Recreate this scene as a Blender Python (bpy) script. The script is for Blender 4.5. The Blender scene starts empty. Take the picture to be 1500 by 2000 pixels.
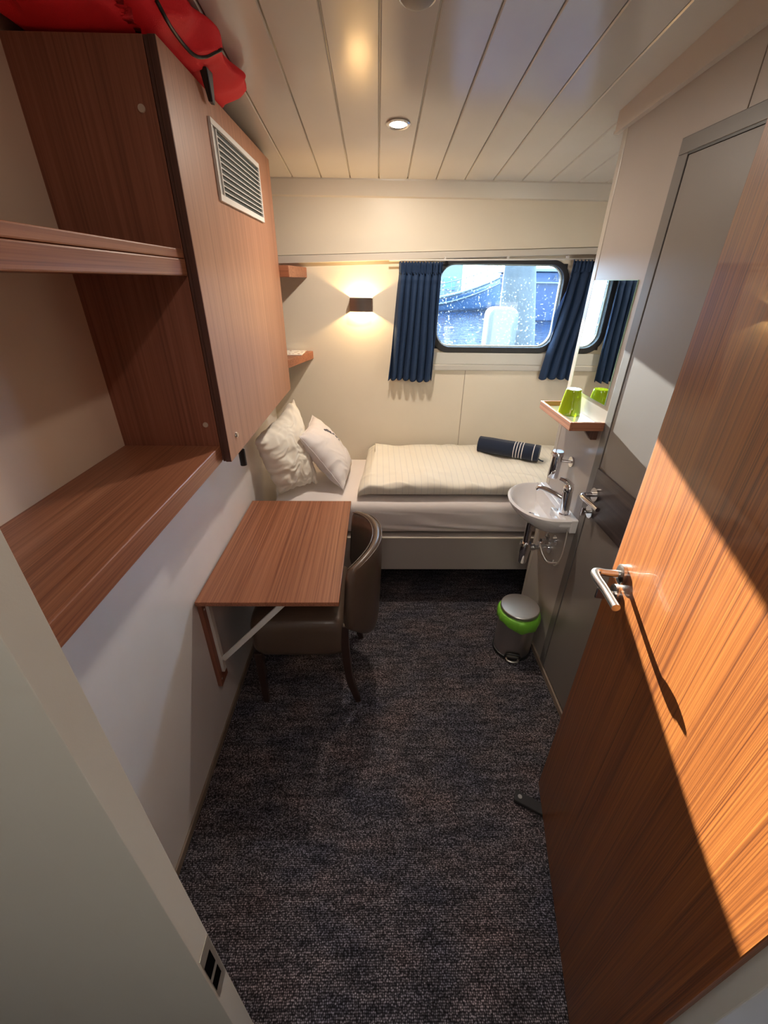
import bpy, bmesh, math, random
from mathutils import Vector, Matrix, noise
from mathutils.bvhtree import BVHTree
random.seed(4)
S = bpy.context.scene
COL = S.collection
PI = math.pi

# ------------------------------------------------------------------ camera
cd = bpy.data.cameras.new('camera')
cam = bpy.data.objects.new('camera', cd)
COL.objects.link(cam)
RX = Vector((0.99985175, -0.01292658, 0.01137461))
RY = Vector((0.00366246, -0.48582414, -0.87404891))
RZ = Vector((0.01682453, 0.87396099, -0.48570478))
m3 = Matrix((RX, -RY, -RZ)).transposed()
cam.matrix_world = Matrix.Translation((0, 0, 1.7)) @ m3.to_4x4()
cd.sensor_fit = 'HORIZONTAL'
cd.sensor_width = 36
cd.lens = 811.3 / 1500 * 36
cd.clip_start = 0.02
S.camera = cam
# ------------------------------------------------------------------ view, world, sun, area lights
S.view_settings.view_transform = 'Standard'
S.view_settings.look = 'None'
S.view_settings.gamma = 1
S.view_settings.exposure = 0.25
S.view_settings.use_curve_mapping = False
SKY = 24.0
SUN = 68.0
ROOM_SPOT = 10.0
CORRIDOR = 5.5
w = bpy.data.worlds.new('world')
S.world = w
w.use_nodes = True
bg = w.node_tree.nodes['Background']
bg.inputs[0].default_value = (0.58, 0.79, 1.0, 1)
bg.inputs[1].default_value = SKY


def light(name, kind, loc, power, color=(1, 1, 1), size=0.1, direction=None, **kw):
    l = bpy.data.lights.new(name, kind)
    l.energy = power
    l.color = color
    if kind == 'AREA':
        l.shape = 'DISK'
        l.size = size
    elif kind in ('POINT', 'SPOT'):
        l.shadow_soft_size = size
    for k, v in kw.items():
        setattr(l, k, v)
    o = bpy.data.objects.new(name, l)
    COL.objects.link(o)
    o.location = loc
    if direction is not None:
        o.rotation_euler = Vector(direction).to_track_quat('-Z', 'Y').to_euler()
    return o


sun = light('sun', 'SUN', (1, 8, 4), SUN, (1.0, 0.90, 0.76), direction=(0.042, -1, -0.185), angle=0.008)
light('corridor_ceiling_light', 'AREA', (-0.05, -0.55, 2.24), CORRIDOR, (1.0, 0.90, 0.80), 0.5, (0, 0.15, -1))
light('spot_beam', 'AREA', (0.085, 2.0, 2.188), ROOM_SPOT, (1.0, 0.87, 0.73), 0.06, (0, 0, -1))
light('rear_fill_beam', 'AREA', (0.10, 0.62, 2.325), 2.6, (1.0, 0.88, 0.74), 0.06, (0, 0, -1))  # added fill lamp, out of view, to brighten the room
light('sconce_bulb', 'POINT', (-0.094, 2.605, 1.582), 5.0, (1.0, 0.64, 0.28), 0.006)

# ------------------------------------------------------------------ materials


def mat(name, color, rough=0.5, metal=0.0, spec=0.5, coat=0.0, bump=None, emit=None, sheen=0, var=None, trans=0.0):
    m = bpy.data.materials.new(name)
    m.use_nodes = True
    nt = m.node_tree
    b = nt.nodes['Principled BSDF']
    b.inputs['Base Color'].default_value = (*color, 1)
    b.inputs['Roughness'].default_value = rough
    b.inputs['Metallic'].default_value = metal
    b.inputs['Specular IOR Level'].default_value = spec
    b.inputs['Coat Weight'].default_value = coat
    b.inputs['Sheen Weight'].default_value = sheen
    b.inputs['Transmission Weight'].default_value = trans
    geo = nt.nodes.new('ShaderNodeNewGeometry')
    if emit:
        b.inputs['Emission Color'].default_value = (*emit[0], 1)
        b.inputs['Emission Strength'].default_value = emit[1]
    # slight procedural variation of the colour itself
    n = nt.nodes.new('ShaderNodeTexNoise')
    n.inputs['Scale'].default_value = (var or (6, 0.04))[0]
    n.inputs['Detail'].default_value = 4
    nt.links.new(geo.outputs['Position'], n.inputs['Vector'])
    a = (var or (6, 0.04))[1]
    mix = nt.nodes.new('ShaderNodeMix')
    mix.data_type = 'RGBA'
    mix.inputs[6].default_value = (*[c * (1 - a) for c in color], 1)
    mix.inputs[7].default_value = (*[min(1, c * (1 + a)) for c in color], 1)
    nt.links.new(n.outputs['Fac'], mix.inputs[0])
    nt.links.new(mix.outputs[2], b.inputs['Base Color'])
    if bump:
        n2 = nt.nodes.new('ShaderNodeTexNoise')
        n2.inputs['Scale'].default_value = bump[0]
        n2.inputs['Detail'].default_value = 3
        nt.links.new(geo.outputs['Position'], n2.inputs['Vector'])
        bp = nt.nodes.new('ShaderNodeBump')
        bp.inputs['Strength'].default_value = bump[1]
        bp.inputs['Distance'].default_value = 0.002
        nt.links.new(n2.outputs['Fac'], bp.inputs['Height'])
        nt.links.new(bp.outputs['Normal'], b.inputs['Normal'])
    return m


def wood(name, axis, light_c, mid_c, dark_c, rough=0.35, fine=190, coat=0.0, contrast=1.0):
    """laminate with straight grain running along `axis` (0,1,2)"""
    m = bpy.data.materials.new(name)
    m.use_nodes = True
    nt = m.node_tree
    b = nt.nodes['Principled BSDF']
    b.inputs['Roughness'].default_value = rough
    b.inputs['Coat Weight'].default_value = coat
    geo = nt.nodes.new('ShaderNodeNewGeometry')

    def streak(sc, along, det):
        mp = nt.nodes.new('ShaderNodeMapping')
        v = [sc, sc, sc]
        v[axis] = along
        mp.inputs['Scale'].default_value = v
        nt.links.new(geo.outputs['Position'], mp.inputs['Vector'])
        n = nt.nodes.new('ShaderNodeTexNoise')
        n.inputs['Scale'].default_value = 1
        n.inputs['Detail'].default_value = det
        n.inputs['Roughness'].default_value = 0.6
        nt.links.new(mp.outputs[0], n.inputs['Vector'])
        return n.outputs['Fac']
    f1 = streak(fine, 0.9, 3)
    f2 = streak(fine * 0.16, 0.35, 2)
    f3 = streak(fine * 2.2, 6, 1)
    add = nt.nodes.new('ShaderNodeMath')
    add.operation = 'MULTIPLY_ADD'
    add.inputs[1].default_value = 0.62
    nt.links.new(f1, add.inputs[0])
    mu = nt.nodes.new('ShaderNodeMath')
    mu.operation = 'MULTIPLY'
    mu.inputs[1].default_value = 0.22
    nt.links.new(f2, mu.inputs[0])
    nt.links.new(mu.outputs[0], add.inputs[2])
    add2 = nt.nodes.new('ShaderNodeMath')
    add2.operation = 'MULTIPLY_ADD'
    add2.inputs[1].default_value = 0.16
    nt.links.new(f3, add2.inputs[0])
    nt.links.new(add.outputs[0], add2.inputs[2])
    cr = nt.nodes.new('ShaderNodeValToRGB')
    e = cr.color_ramp.elements
    h = 0.17 / contrast
    e[0].position = 0.5 - h
    e[0].color = (*dark_c, 1)
    e[1].position = 0.5 + h
    e[1].color = (*light_c, 1)
    k = cr.color_ramp.elements.new(0.5)
    k.color = (*mid_c, 1)
    nt.links.new(add2.outputs[0], cr.inputs[0])
    nt.links.new(cr.outputs[0], b.inputs['Base Color'])
    bp = nt.nodes.new('ShaderNodeBump')
    bp.inputs['Strength'].default_value = 0.12
    bp.inputs['Distance'].default_value = 0.001
    nt.links.new(f1, bp.inputs['Height'])
    nt.links.new(bp.outputs['Normal'], b.inputs['Normal'])
    return m


WL, WM, WD = (0.42, 0.18, 0.098), (0.30, 0.112, 0.056), (0.150, 0.047, 0.023)
W_Y = wood('teak_grain_along', 1, WL, WM, WD, 0.38)
W_Z = wood('teak_grain_upright', 2, WL, WM, WD, 0.42)
W_X = wood('teak_grain_across', 0, WL, WM, WD, 0.42)
W_FRONT = wood('teak_door_front', 2, (0.46, 0.23, 0.135), (0.37, 0.17, 0.098), (0.24, 0.10, 0.056), 0.45, 220, 0.0, 0.9)
W_SIDE = wood('teak_side_panel', 2, (0.33, 0.125, 0.078), (0.25, 0.088, 0.052), (0.15, 0.048, 0.029), 0.5, 120)
W_EDGE = wood('teak_dark_edge', 2, (0.13, 0.055, 0.04), (0.09, 0.036, 0.026), (0.05, 0.02, 0.015), 0.5, 120)
W_DOOR = wood('cabin_door_teak', 2, (0.30, 0.102, 0.022), (0.195, 0.059, 0.013), (0.070, 0.017, 0.005), 0.34, 330, 0.35, 1.25)
W_BAND = wood('dark_wenge_band', 1, (0.085, 0.060, 0.058), (0.05, 0.036, 0.036), (0.025, 0.017, 0.018), 0.3, 60)
CREAM = mat('cream_panel', (0.74, 0.67, 0.55), 0.42)
CREAM_L = mat('left_white_panel', (0.76, 0.735, 0.735), 0.22)
NICHE = mat('niche_beige_bounce', (0.66, 0.51, 0.40), 0.5)  # beige also holds the warm bounce off the sunlit door
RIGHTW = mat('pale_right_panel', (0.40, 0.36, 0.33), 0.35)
CEIL = mat('ceiling_lacquer', (0.64, 0.61, 0.57), 0.17, spec=0.6)
TRIM = mat('trim_cream', (0.60, 0.56, 0.50), 0.35)
TRIMB = mat('beige_cornice', (0.60, 0.54, 0.49), 0.4)
GREYM = mat('grey_door_lacquer', (0.200, 0.178, 0.165), 0.42, bump=(700, 0.06))
GREYF = mat('grey_frame_lacquer', (0.16, 0.15, 0.145), 0.4)
JAMB = mat('beige_steel_jamb', (0.54, 0.50, 0.42), 0.38, bump=(600, 0.05))
BLACK = mat('black_plastic', (0.012, 0.012, 0.014), 0.4)
RUBBER = mat('black_rubber', (0.02, 0.02, 0.022), 0.6)
CHROME = mat('chrome', (0.82, 0.82, 0.84), 0.07, 1.0)
STEEL = mat('brushed_steel', (0.66, 0.63, 0.60), 0.30, 1.0)
SATIN = mat('satin_nickel', (0.62, 0.60, 0.58), 0.22, 1.0)
CERAMIC = mat('white_ceramic', (0.78, 0.76, 0.76), 0.08, coat=0.6)
WHITEP = mat('white_plastic', (0.70, 0.68, 0.65), 0.4)
GREYP = mat('grey_plastic', (0.32, 0.32, 0.31), 0.4)
WHITEM = mat('white_painted_metal', (0.72, 0.70, 0.67), 0.35)
LEATHER = mat('brown_leather', (0.100, 0.066, 0.048), 0.28, bump=(260, 0.25), var=(14, 0.12))
LEGW = mat('dark_stained_leg', (0.035, 0.018, 0.014), 0.35)
NAVY = mat('navy_curtain_cloth', (0.008, 0.030, 0.085), 0.8, bump=(900, 0.2), sheen=0.0)
NAVYT = mat('navy_terry', (0.008, 0.016, 0.040), 0.95, bump=(500, 0.8), sheen=0.2)
STRIPEW = mat('white_woven_stripe', (0.75, 0.74, 0.72), 0.8)
SHEET = mat('pale_sheet', (0.76, 0.70, 0.68), 0.75)
PILLOWC = mat('cream_pillow_cotton', (0.80, 0.75, 0.66), 0.8)
PILLOWW = mat('white_pillow_cotton', (0.72, 0.68, 0.68), 0.8)
BEDB = mat('bed_board_grey', (0.42, 0.38, 0.35), 0.4)
RED = mat('red_bag_fabric', (0.90, 0.016, 0.028), 0.7, bump=(500, 0.4), var=(9, 0.15))
GREENB = mat('green_bin_liner', (0.20, 0.55, 0.045), 0.35, spec=0.6)
PRINT = mat('grey_print', (0.10, 0.10, 0.12), 0.8)
DARKV = mat('bed_void_shade', (0.02, 0.02, 0.022), 0.9)
PAPER = mat('paper', (0.75, 0.72, 0.68), 0.7)
PAPERP = mat('printed_paper', (0.75, 0.72, 0.68), 0.7)
_nt = PAPERP.node_tree
_b = _nt.nodes['Principled BSDF']
_g = _nt.nodes.new('ShaderNodeNewGeometry')
_v = _nt.nodes.new('ShaderNodeTexVoronoi')
_v.inputs['Scale'].default_value = 38
_nt.links.new(_g.outputs['Position'], _v.inputs['Vector'])
_r = _nt.nodes.new('ShaderNodeValToRGB')
_r.color_ramp.elements[0].position = 0.26
_r.color_ramp.elements[0].color = (0.28, 0.18, 0.15, 1)
_r.color_ramp.elements[1].position = 0.32
_r.color_ramp.elements[1].color = (0.75, 0.72, 0.68, 1)
_nt.links.new(_v.outputs['Distance'], _r.inputs[0])
_nt.links.new(_r.outputs[0], _b.inputs['Base Color'])
PIPEW = mat('pale_hose', (0.62, 0.57, 0.50), 0.5)


def carpet():
    m = bpy.data.materials.new('woven_carpet')
    m.use_nodes = True
    nt = m.node_tree
    b = nt.nodes['Principled BSDF']
    b.inputs['Roughness'].default_value = 0.95
    b.inputs['Specular IOR Level'].default_value = 0.15
    geo = nt.nodes.new('ShaderNodeNewGeometry')

    def nz(scale, det, sc=(1, 1, 1), rough=0.5):
        mp = nt.nodes.new('ShaderNodeMapping')
        mp.inputs['Scale'].default_value = sc
        nt.links.new(geo.outputs['Position'], mp.inputs['Vector'])
        n = nt.nodes.new('ShaderNodeTexNoise')
        n.inputs['Scale'].default_value = scale
        n.inputs['Detail'].default_value = det
        n.inputs['Roughness'].default_value = rough
        nt.links.new(mp.outputs[0], n.inputs['Vector'])
        return n.outputs['Fac']

    def ramp(fac, stops):
        cr = nt.nodes.new('ShaderNodeValToRGB')
        e = cr.color_ramp.elements
        e[0].position, e[0].color = stops[0][0], (*stops[0][1], 1)
        e[1].position, e[1].color = stops[-1][0], (*stops[-1][1], 1)
        for p, c in stops[1:-1]:
            k = e.new(p)
            k.color = (*c, 1)
        nt.links.new(fac, cr.inputs[0])
        return cr.outputs[0]
    big = ramp(nz(4.2, 4, (1, 1.6, 1)), [(0.36, (0.056, 0.056, 0.068)), (0.50, (0.074, 0.069, 0.074)), (0.66, (0.098, 0.080, 0.080))])
    band = ramp(nz(9, 4, (1, 5, 1)), [(0.34, (0.62, 0.62, 0.64)), (0.62, (1.35, 1.32, 1.32))])
    mul = nt.nodes.new('ShaderNodeMix')
    mul.data_type = 'RGBA'
    mul.blend_type = 'MULTIPLY'
    mul.inputs[0].default_value = 1
    nt.links.new(big, mul.inputs[6])
    nt.links.new(band, mul.inputs[7])
    # loops of the weave
    vo = nt.nodes.new('ShaderNodeTexVoronoi')
    vo.inputs['Scale'].default_value = 185
    vo.inputs['Randomness'].default_value = 0.45
    nt.links.new(geo.outputs['Position'], vo.inputs['Vector'])
    tuft = ramp(vo.outputs['Distance'], [(0.12, (3.6, 3.6, 3.7)), (0.42, (0.85, 0.85, 0.85)), (0.62, (0.20, 0.20, 0.22))])
    mul2 = nt.nodes.new('ShaderNodeMix')
    mul2.data_type = 'RGBA'
    mul2.blend_type = 'MULTIPLY'
    mul2.inputs[0].default_value = 1
    nt.links.new(mul.outputs[2], mul2.inputs[6])
    nt.links.new(tuft, mul2.inputs[7])
    spk = ramp(nz(120, 2, (1, 1.3, 1)), [(0.30, (0.45, 0.45, 0.48)), (0.68, (1.75, 1.70, 1.70))])
    mul3 = nt.nodes.new('ShaderNodeMix')
    mul3.data_type = 'RGBA'
    mul3.blend_type = 'MULTIPLY'
    mul3.inputs[0].default_value = 1
    nt.links.new(mul2.outputs[2], mul3.inputs[6])
    nt.links.new(spk, mul3.inputs[7])
    nt.links.new(mul3.outputs[2], b.inputs['Base Color'])
    bp = nt.nodes.new('ShaderNodeBump')
    bp.inputs['Strength'].default_value = 0.7
    bp.inputs['Distance'].default_value = 0.003
    bp.invert = True
    nt.links.new(vo.outputs['Distance'], bp.inputs['Height'])
    nt.links.new(bp.outputs['Normal'], b.inputs['Normal'])
    return m


CARPET = carpet()
CORR = mat('corridor_brown_panel', (0.13, 0.085, 0.055), 0.5)


def stripes(name, base, line, period, width, rough=0.55):
    """satin stripes woven in, running along Y, spaced along X"""
    m = bpy.data.materials.new(name)
    m.use_nodes = True
    nt = m.node_tree
    b = nt.nodes['Principled BSDF']
    b.inputs['Roughness'].default_value = rough
    geo = nt.nodes.new('ShaderNodeNewGeometry')
    sx = nt.nodes.new('ShaderNodeSeparateXYZ')
    nt.links.new(geo.outputs['Position'], sx.inputs[0])
    mo = nt.nodes.new('ShaderNodeMath')
    mo.operation = 'PINGPONG'
    mo.inputs[1].default_value = period / 2
    nt.links.new(sx.outputs[0], mo.inputs[0])
    lt = nt.nodes.new('ShaderNodeMath')
    lt.operation = 'LESS_THAN'
    lt.inputs[1].default_value = width / 2
    nt.links.new(mo.outputs[0], lt.inputs[0])
    mix = nt.nodes.new('ShaderNodeMix')
    mix.data_type = 'RGBA'
    mix.inputs[6].default_value = (*base, 1)
    mix.inputs[7].default_value = (*line, 1)
    nt.links.new(lt.outputs[0], mix.inputs[0])
    nt.links.new(mix.outputs[2], b.inputs['Base Color'])
    n2 = nt.nodes.new('ShaderNodeTexNoise')
    n2.inputs['Scale'].default_value = 30
    nt.links.new(geo.outputs['Position'], n2.inputs['Vector'])
    bp = nt.nodes.new('ShaderNodeBump')
    bp.inputs['Strength'].default_value = 0.25
    bp.inputs['Distance'].default_value = 0.004
    nt.links.new(n2.outputs['Fac'], bp.inputs['Height'])
    nt.links.new(bp.outputs['Normal'], b.inputs['Normal'])
    return m


DUVET = stripes('striped_satin_duvet', (0.80, 0.76, 0.66), (0.70, 0.67, 0.60), 0.034, 0.004)


def dirty_glass():
    m = bpy.data.materials.new('salt_spotted_glass')
    m.use_nodes = True
    nt = m.node_tree
    for n in list(nt.nodes):
        nt.nodes.remove(n)
    out = nt.nodes.new('ShaderNodeOutputMaterial')
    geo = nt.nodes.new('ShaderNodeNewGeometry')
    tr = nt.nodes.new('ShaderNodeBsdfTransparent')
    tr.inputs[0].default_value = (0.78, 0.88, 0.96, 1)
    gl = nt.nodes.new('ShaderNodeBsdfGlossy')
    gl.inputs['Roughness'].default_value = 0.03
    fr = nt.nodes.new('ShaderNodeFresnel')
    fr.inputs[0].default_value = 1.45
    m1 = nt.nodes.new('ShaderNodeMixShader')
    nt.links.new(fr.outputs[0], m1.inputs[0])
    nt.links.new(tr.outputs[0], m1.inputs[1])
    nt.links.new(gl.outputs[0], m1.inputs[2])
    tl = nt.nodes.new('ShaderNodeBsdfTranslucent')
    tl.inputs[0].default_value = (0.62, 0.84, 1.0, 1)

    def nz(scale, det, sc, lo, hi):
        mp = nt.nodes.new('ShaderNodeMapping')
        mp.inputs['Scale'].default_value = sc
        nt.links.new(geo.outputs['Position'], mp.inputs['Vector'])
        n = nt.nodes.new('ShaderNodeTexNoise')
        n.inputs['Scale'].default_value = scale
        n.inputs['Detail'].default_value = det
        nt.links.new(mp.outputs[0], n.inputs['Vector'])
        r = nt.nodes.new('ShaderNodeMapRange')
        r.inputs[1].default_value = lo
        r.inputs[2].default_value = hi
        nt.links.new(n.outputs['Fac'], r.inputs[0])
        return r.outputs[0]
    a = nz(85, 4, (1, 1, 1), 0.60, 0.74)
    c = nz(5, 3, (1.6, 1, 0.8), 0.35, 0.75)
    mu = nt.nodes.new('ShaderNodeMath')
    mu.operation = 'MULTIPLY'
    nt.links.new(a, mu.inputs[0])
    nt.links.new(c, mu.inputs[1])
    ma = nt.nodes.new('ShaderNodeMath')
    ma.operation = 'MULTIPLY_ADD'
    ma.inputs[1].default_value = 0.32
    ma.inputs[2].default_value = 0.0035
    nt.links.new(mu.outputs[0], ma.inputs[0])
    m2 = nt.nodes.new('ShaderNodeMixShader')
    nt.links.new(ma.outputs[0], m2.inputs[0])
    nt.links.new(m1.outputs[0], m2.inputs[1])
    nt.links.new(tl.outputs[0], m2.inputs[2])
    nt.links.new(m2.outputs[0], out.inputs[0])
    return m


def water():
    m = mat('harbour_water', (0.001, 0.007, 0.022), 0.10, spec=0.12)
    m.node_tree.nodes['Principled BSDF'].inputs['IOR'].default_value = 1.12
    nt = m.node_tree
    b = nt.nodes['Principled BSDF']
    geo = nt.nodes.new('ShaderNodeNewGeometry')
    mp = nt.nodes.new('ShaderNodeMapping')
    mp.inputs['Scale'].default_value = (1.2, 3.2, 1)
    nt.links.new(geo.outputs['Position'], mp.inputs['Vector'])
    n = nt.nodes.new('ShaderNodeTexNoise')
    n.inputs['Scale'].default_value = 1.6
    n.inputs['Detail'].default_value = 5
    nt.links.new(mp.outputs[0], n.inputs['Vector'])
    bp = nt.nodes.new('ShaderNodeBump')
    bp.inputs['Strength'].default_value = 1.0
    bp.inputs['Distance'].default_value = 0.16
    nt.links.new(n.outputs['Fac'], bp.inputs['Height'])
    nt.links.new(bp.outputs['Normal'], b.inputs['Normal'])
    return m


GLASS = dirty_glass()
MIRROR = mat('mirror_silver', (0.86, 0.90, 0.88), 0.01, 1.0, var=(6, 0.0))
CUPG = mat('green_acrylic', (0.30, 0.42, 0.005), 0.12, coat=0.5, trans=0.25)

# ------------------------------------------------------------------ mesh helpers


def bx(bm, x0, y0, z0, x1, y1, z1):
    v = [bm.verts.new((x, y, z)) for x in (x0, x1) for y in (y0, y1) for z in (z0, z1)]
    for f in ((0, 1, 3, 2), (4, 6, 7, 5), (0, 4, 5, 1), (2, 3, 7, 6), (0, 2, 6, 4), (1, 5, 7, 3)):
        bm.faces.new([v[i] for i in f])
    return bm


def hexa(bm, bot, top):
    """box from 4 bottom and 4 top points"""
    a = [bm.verts.new(p) for p in bot]
    b = [bm.verts.new(p) for p in top]
    bm.faces.new(a[::-1])
    bm.faces.new(b)
    for i in range(4):
        j = (i + 1) % 4
        bm.faces.new([a[i], a[j], b[j], b[i]])
    return bm


def cyl(bm, p0, p1, r0, r1=None, seg=24, cap=True):
    r1 = r0 if r1 is None else r1
    p0, p1 = Vector(p0), Vector(p1)
    d = (p1 - p0).normalized()
    u = d.orthogonal().normalized()
    v = d.cross(u)
    A, B = [], []
    for i in range(seg):
        a = 2 * PI * i / seg
        o = u * math.cos(a) + v * math.sin(a)
        A.append(bm.verts.new(p0 + o * r0))
        B.append(bm.verts.new(p1 + o * r1))
    for i in range(seg):
        j = (i + 1) % seg
        bm.faces.new([A[i], A[j], B[j], B[i]])
    if cap:
        bm.faces.new(A[::-1])
        bm.faces.new(B)
    return bm


def catmull(pts, n=8):
    P = [Vector(p) for p in pts]
    P = [P[0] * 2 - P[1]] + P + [P[-1] * 2 - P[-2]]
    out = []
    for i in range(1, len(P) - 2):
        for k in range(n):
            t = k / n
            a, b, c, d = P[i - 1:i + 3]
            out.append(0.5 * ((2 * b) + (c - a) * t + (2 * a - 5 * b + 4 * c - d) * t * t + (3 * b - a - 3 * c + d) * t ** 3))
    out.append(P[-2])
    return out


def tube(bm, pts, r, seg=12, closed=False, smooth=0, sx=1.0):
    """r: number or list (one per given point); swept with parallel transport"""
    rr = r if isinstance(r, (list, tuple)) else [r] * len(pts)
    if smooth:
        n = smooth
        R = []
        for i in range(len(pts) - 1):
            for k in range(n):
                R.append(rr[i] + (rr[i + 1] - rr[i]) * k / n)
        R.append(rr[-1])
        pts, rr = catmull(pts, n), R
    pts = [Vector(p) for p in pts]
    N = len(pts)
    u = None
    rings = []
    for i, p in enumerate(pts):
        if closed:
            d = (pts[(i + 1) % N] - pts[i - 1]).normalized()
        else:
            d = (pts[min(i + 1, N - 1)] - pts[max(i - 1, 0)]).normalized()
        if u is None:
            u = d.orthogonal().normalized()
        u = (u - d * u.dot(d)).normalized()
        v = d.cross(u)
        rings.append([bm.verts.new(p + (u * math.cos(2 * PI * k / seg) * sx + v * math.sin(2 * PI * k / seg)) * rr[i]) for k in range(seg)])
    for i in range(N if closed else N - 1):
        a, b = rings[i], rings[(i + 1) % N]
        for k in range(seg):
            j = (k + 1) % seg
            bm.faces.new([a[k], a[j], b[j], b[k]])
    if not closed:
        bm.faces.new(rings[0][::-1])
        bm.faces.new(rings[-1])
    return bm


def lathe(bm, c, prof, seg=40, sx=1, sy=1, fn=None):
    """prof: list of (r, z) from bottom to top around vertical axis at c"""
    rings = []
    for r, z in prof:
        ring = []
        for k in range(seg):
            a = 2 * PI * k / seg
            rad = r * (fn(a, z) if fn else 1)
            ring.append(bm.verts.new((c[0] + rad * sx * math.cos(a), c[1] + rad * sy * math.sin(a), c[2] + z)))
        rings.append(ring)
    for a, b in zip(rings, rings[1:]):
        for k in range(seg):
            j = (k + 1) % seg
            bm.faces.new([a[k], a[j], b[j], b[k]])
    bm.faces.new(rings[0][::-1])
    bm.faces.new(rings[-1])
    return bm


def grid(bm, f, nu, nv, wrap_u=False, wrap_v=False):
    V = [[bm.verts.new(f(i / (nu if wrap_u else nu - 1), j / (nv if wrap_v else nv - 1))) for j in range(nv)] for i in range(nu)]
    for i in range(nu if wrap_u else nu - 1):
        for j in range(nv if wrap_v else nv - 1):
            bm.faces.new([V[i][j], V[(i + 1) % nu][j], V[(i + 1) % nu][(j + 1) % nv], V[i][(j + 1) % nv]])
    return V


def prism(bm, poly, axis, a, b):
    """extrude polygon of 2-D points along axis; the other two coordinates in order"""
    def P(p, t):
        q = list(p)
        q.insert(axis, t)
        return q
    A = [bm.verts.new(P(p, a)) for p in poly]
    B = [bm.verts.new(P(p, b)) for p in poly]
    bm.faces.new(A[::-1])
    bm.faces.new(B)
    n = len(poly)
    for i in range(n):
        j = (i + 1) % n
        bm.faces.new([A[i], A[j], B[j], B[i]])
    return bm


def rrect(x0, z0, x1, z1, r, k=8):
    """rounded rectangle loop, counter-clockwise, 4*(k+1) points"""
    out = []
    for cx, cz, a0 in ((x1 - r, z0 + r, -90), (x1 - r, z1 - r, 0), (x0 + r, z1 - r, 90), (x0 + r, z0 + r, 180)):
        for i in range(k + 1):
            a = math.radians(a0 + 90 * i / k)
            out.append((cx + r * math.cos(a), cz + r * math.sin(a)))
    return out


def rect_for(x0, z0, x1, z1, loop, k=8):
    """points on the rectangle matched to a rrect loop, with the corners kept"""
    C = [(x1, z0), (x1, z1), (x0, z1), (x0, z0)]
    out = []
    for c in range(4):
        P = loop[c * (k + 1):(c + 1) * (k + 1)]
        cx, cz = C[c]
        first = (P[0][0], cz) if c in (0, 2) else (cx, P[0][1])
        last = (cx, P[-1][1]) if c in (0, 2) else (P[-1][0], cz)
        for i in range(k + 1):
            t = i / k
            if t <= 0.5:
                s = t * 2
                out.append((first[0] + (cx - first[0]) * s, first[1] + (cz - first[1]) * s))
            else:
                s = t * 2 - 1
                out.append((cx + (last[0] - cx) * s, cz + (last[1] - cz) * s))
    return out


def ring_y(bm, inner, outer, y0, y1):
    n = len(inner)
    a = [bm.verts.new((p[0], y0, p[1])) for p in inner]
    b = [bm.verts.new((p[0], y0, p[1])) for p in outer]
    c = [bm.verts.new((p[0], y1, p[1])) for p in inner]
    d = [bm.verts.new((p[0], y1, p[1])) for p in outer]
    for i in range(n):
        j = (i + 1) % n
        for q in ([a[i], a[j], b[j], b[i]], [c[i], d[i], d[j], c[j]], [a[i], c[i], c[j], a[j]], [b[i], b[j], d[j], d[i]]):
            try:
                bm.faces.new(q)
            except ValueError:
                pass
    return bm


def NB():
    return bmesh.new()


def obj(name, bm, m, parent=None, bevel=0, smooth=False, base=None, seg=2, sub=0, label=None, solid=0, keep=False):
    if not keep:
        bmesh.ops.remove_doubles(bm, verts=bm.verts, dist=1e-6)
        bmesh.ops.recalc_face_normals(bm, faces=bm.faces)
    if parent is not None:
        off = wloc(parent)
    elif base is not None:
        off = Vector(base)
    else:
        off = Vector((0, 0, 0))
    bmesh.ops.translate(bm, verts=bm.verts, vec=-off)
    me = bpy.data.meshes.new(name)
    bm.to_mesh(me)
    bm.free()
    me.materials.append(m)
    if smooth:
        for p in me.polygons:
            p.use_smooth = True
    o = bpy.data.objects.new(name, me)
    COL.objects.link(o)
    if parent is not None:
        o.parent = parent
    else:
        o.location = off
    if solid:
        md = o.modifiers.new('solid', 'SOLIDIFY')
        md.thickness = solid
        md.offset = 0
    if bevel:
        md = o.modifiers.new('bevel', 'BEVEL')
        md.width = bevel
        md.segments = seg
        md.limit_method = 'ANGLE'
        md.angle_limit = math.radians(40)
    if sub:
        md = o.modifiers.new('sub', 'SUBSURF')
        md.levels = sub
        md.render_levels = sub
    if smooth == 'auto':
        me.set_sharp_from_angle(angle=math.radians(38))
    if label:
        o['label'] = label
    return o


def wloc(o):
    v = Vector(o.location)
    p = o.parent
    while p is not None:
        v += Vector(p.location)
        p = p.parent
    return v


def struct(name, bm, m, **k):
    o = obj(name, bm, m, **k)
    o['kind'] = 'structure'
    return o


def thing(name, label, cat, loc, group=None, kind=None):
    o = bpy.data.objects.new(name, None)
    COL.objects.link(o)
    o.location = loc
    o.empty_display_size = 0.05
    if kind:
        o['kind'] = kind
    o['label'] = label
    o['category'] = cat
    if group:
        o['group'] = group
    return o


def tag(o, label, cat, group=None):
    o['label'] = label
    o['category'] = cat
    if group:
        o['group'] = group
    return o


def slab(name, b, m, parent=None, bevel=0.0015, **k):
    return obj(name, bx(NB(), *b), m, parent, bevel=bevel, **k)


def zc(y):
    return 2.4073 - 0.1025 * y


XL, XN, XR, YB = -0.648, -0.807, 0.833, 2.65
# ================================================================== SETTING
struct('floor', bx(NB(), -1.6, -1.25, -0.05, 1.5, 2.75, 0.0), CARPET)
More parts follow.
